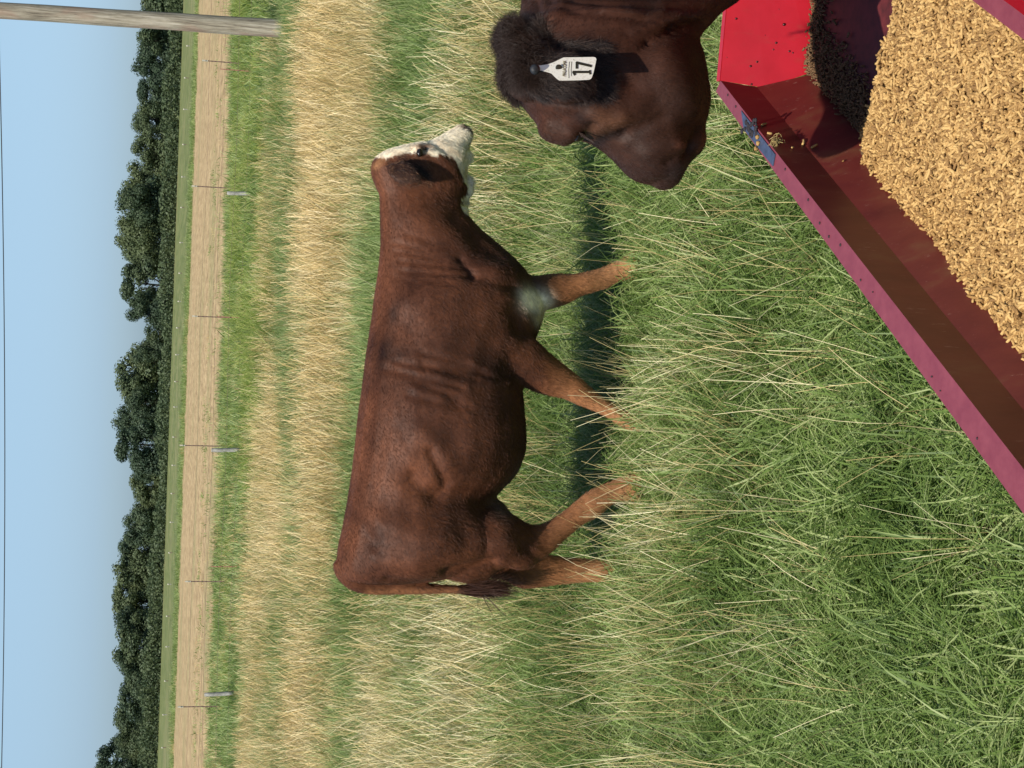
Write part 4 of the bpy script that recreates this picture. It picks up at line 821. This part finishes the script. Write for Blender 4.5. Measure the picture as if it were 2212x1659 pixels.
def feed():
    n = 50000; a = rng.uniform(.03, WID-.003, n); l = rng.uniform(-2.0, -.38, n); h = bed(a, l)
    # the chute wall limits the pile on the left
    wall = -.085-(a-.002)/.053*.115; keep = (h > wall) & (l < -.42-.10*a); keep &= (rng.uniform(size=n) < np.where(l < -1.35, .35, 1)); a, l, h = a[keep], l[keep], h[keep]; n = len(a)
    z = h+rng.uniform(-.012, .005, n)+.004*ngrid(np.c_[a, l], 62, 2, 60); P = Cc+Nn_*a[:, None]+L_*l[:, None]; P[:, 2] = ZR+z
    rot = np.c_[rng.uniform(0, 6.28, n), rng.normal(0, .55, n), rng.uniform(0, 6.28, n)]; s = rng.uniform(.82, 1.15, n)
    idx = rng.choice(12, n, p=[.13, .14, .08, .10, .14, .05, .13, .08, .03, .03, .02, .07])
    scatter('feed_pellets', P, rot, np.c_[s, s, s], idx, PC, label='heap of golden brown cattle feed pellets in the red trough', cat='feed', kind='stuff')
    # crumbly meal under the pellets
    mm = NT('meal'); g = mm.n('ShaderNodeNewGeometry').outputs['Position']; nn = mm.noise(g, 500, 5, .8); mm.l(mm.ramp(nn, [(.3, (.07, .035, .014)), (.7, (.24, .14, .055))]), mm.b.inputs['Base Color']); mm.b.inputs['Roughness'].default_value = .95; mm.bump(nn, 1, .003)
    A = np.linspace(.036, WID-.006, 40); Lx = np.linspace(-2.3, -.34, 120); V = []; Q = []
    for i, aa in enumerate(A):
        for j, ll in enumerate(Lx):
            hh = bed(np.array([aa]), np.array([ll-.02]))[0]-.007; wl = -.085-(aa-.002)/.053*.115
            if ll > -.43-.10*aa: hh = -.203
            V.append(tp(aa, ll, max(min(hh, .0), -.204) if hh > wl or aa > .07 else wl-.004))
    for i in range(39):
        for j in range(119): Q.append((i*120+j, i*120+j+1, (i+1)*120+j+1, (i+1)*120+j))
    tag(mesh_obj('feed_meal', V, Q, mm.m, None, True), 'fine brown meal lying under the feed pellets', 'feed', kind='stuff')
    # crumbs against the end wall and down the corner, their shade put into the colour
    n = 3200; t = rng.uniform(size=n); a = np.where(t < .6, rng.uniform(.06, WID-.02, n), np.abs(rng.normal(.10, .038, n))+.0); e = le(a)-.075
    l = np.where(t < .6, e-np.abs(rng.normal(0, .045, n)), rng.uniform(-.42, -.10, n)); k = (l > -.45) & (a > .055); a, l = a[k], l[k]; n = len(a)
    P = Cc+Nn_*a[:, None]+L_*l[:, None]; P[:, 2] = ZR-.198+np.abs(rng.normal(0, .006, n)); rot = rng.uniform(0, 6.28, (n, 3)); s = rng.uniform(.6, 1.0, n)
    CC = bpy.data.collections.new('crumb_kinds'); MCR = simple('shaded_crumb', (.13, .070, .028), .8, var=.6, scale=200)
    for q in (3, 5, 8, 9, 10, 11):
        me = sorted(PC.objects, key=lambda o: o.name)[q].data.copy(); me.materials.clear(); me.materials.append(MCR); CC.objects.link(bpy.data.objects.new(f'crumb_{q:02d}', me))
    scatter('feed_crumbs', P, rot, np.c_[s, s, s], rng.integers(0, 6, n), CC, label='feed crumbs, coloured dark for shade, gathered at the foot of the end wall of the trough', cat='feed', kind='stuff')
feed()
def chute_hit(x, y):
    A = tp(0, 0, 0); B = tp(0, -2, 0); C1 = tp(.002, -2, -.085); nv = np.cross(B-A, C1-A); nv /= np.linalg.norm(nv); nv = nv if nv@Nn_ > 0 else -nv
    d = ray(*c4(x, y)); q = CAM+d*((A-CAM)@nv)/(d@nv)
    if q[2] > ZR-.085: return q, nv
    A = tp(.002, -.1, -.085); B = tp(.002, -2, -.085); C2 = tp(.055, -2, -.20); nv = np.cross(B-A, C2-A); nv /= np.linalg.norm(nv); nv = nv if nv@Nn_ > 0 else -nv
    d = ray(*c4(x, y)); return CAM+d*((A-CAM)@nv)/(d@nv), nv
lp = [(510, 822, 0, 1.1, 'pellet stuck on the chute wall, nearest the trough corner'), (548, 878, 5, 0, 'short round pellet just below the one nearest the corner'), (768, 935, 4, 1.65, 'long pellet lying on the chute wall towards the heap'), (842, 962, 6, .9, 'pellet on the chute wall closest to the heap'), (698, 972, 8, 1, 'small broken pellet below the long one'), (1030, 1060, 9, 1, 'tiny chip of pellet by the edge of the heap'), (590, 935, 11, .5, 'pellet in the clump at the trough rim'), (605, 915, 5, 1.2, 'second pellet in the clump at the trough rim')]
kinds = sorted(PC.objects, key=lambda o: o.name)
for x, y, k, rz, lb in lp:
    q, nv = chute_hit(x, y); q = q+nv*.0032; o = bpy.data.objects.new('pellet', kinds[k].data); COL.objects.link(o)
    ax = Vector(-upv*math.cos(rz)+rgt*math.sin(rz)); nvv = Vector(nv); ax = (ax-nvv*ax.dot(nvv)).normalized(); by = nvv.cross(ax)
    Mx = Matrix.Identity(4)
    for i in range(3): Mx[i][0] = ax[i]; Mx[i][1] = by[i]; Mx[i][2] = nv[i]; Mx[i][3] = q[i]
    o.matrix_world = Mx; tag(o, lb, 'pellet', 'loose pellets on the chute wall')
for x, y, lb in ((470, 895, 'crumb on the blue patch of the rim nearest the mud'), (474, 935, 'larger crumb on the blue patch of the rim'), (460, 970, 'crumb on the outer edge of the blue patch')):
    q = on_z(*c4(x, y), ZR+.006); V, Q = ball(q, (.006, .005, .005), 9, 6); V = [v+np.array([rnd.gauss(0, .0007) for _ in range(3)]) for v in V]; tag(mesh_obj('feed_crumb', V, Q, PM, None, True), lb, 'crumb', 'crumbs on the trough rim')
# wisp of chewed hay caught on the rim
W_ = []
for k in range(46):
    q, nv = chute_hit(590+rnd.gauss(0, 22), 940+rnd.gauss(0, 18)); q = q+nv*.006; d = np.array([rnd.gauss(0, 1) for _ in range(3)]); d /= np.linalg.norm(d); L = rnd.uniform(.006, .02)
    W_.append(tube([q-d*L/2, q+nv*.003, q+d*L/2], [.0006, .0009, .0005], 4))
V, Q = joinp(W_); tag(mesh_obj('hay_wisp', V, Q, MS), 'small tangle of chewed hay caught on the trough chute wall', 'hay')
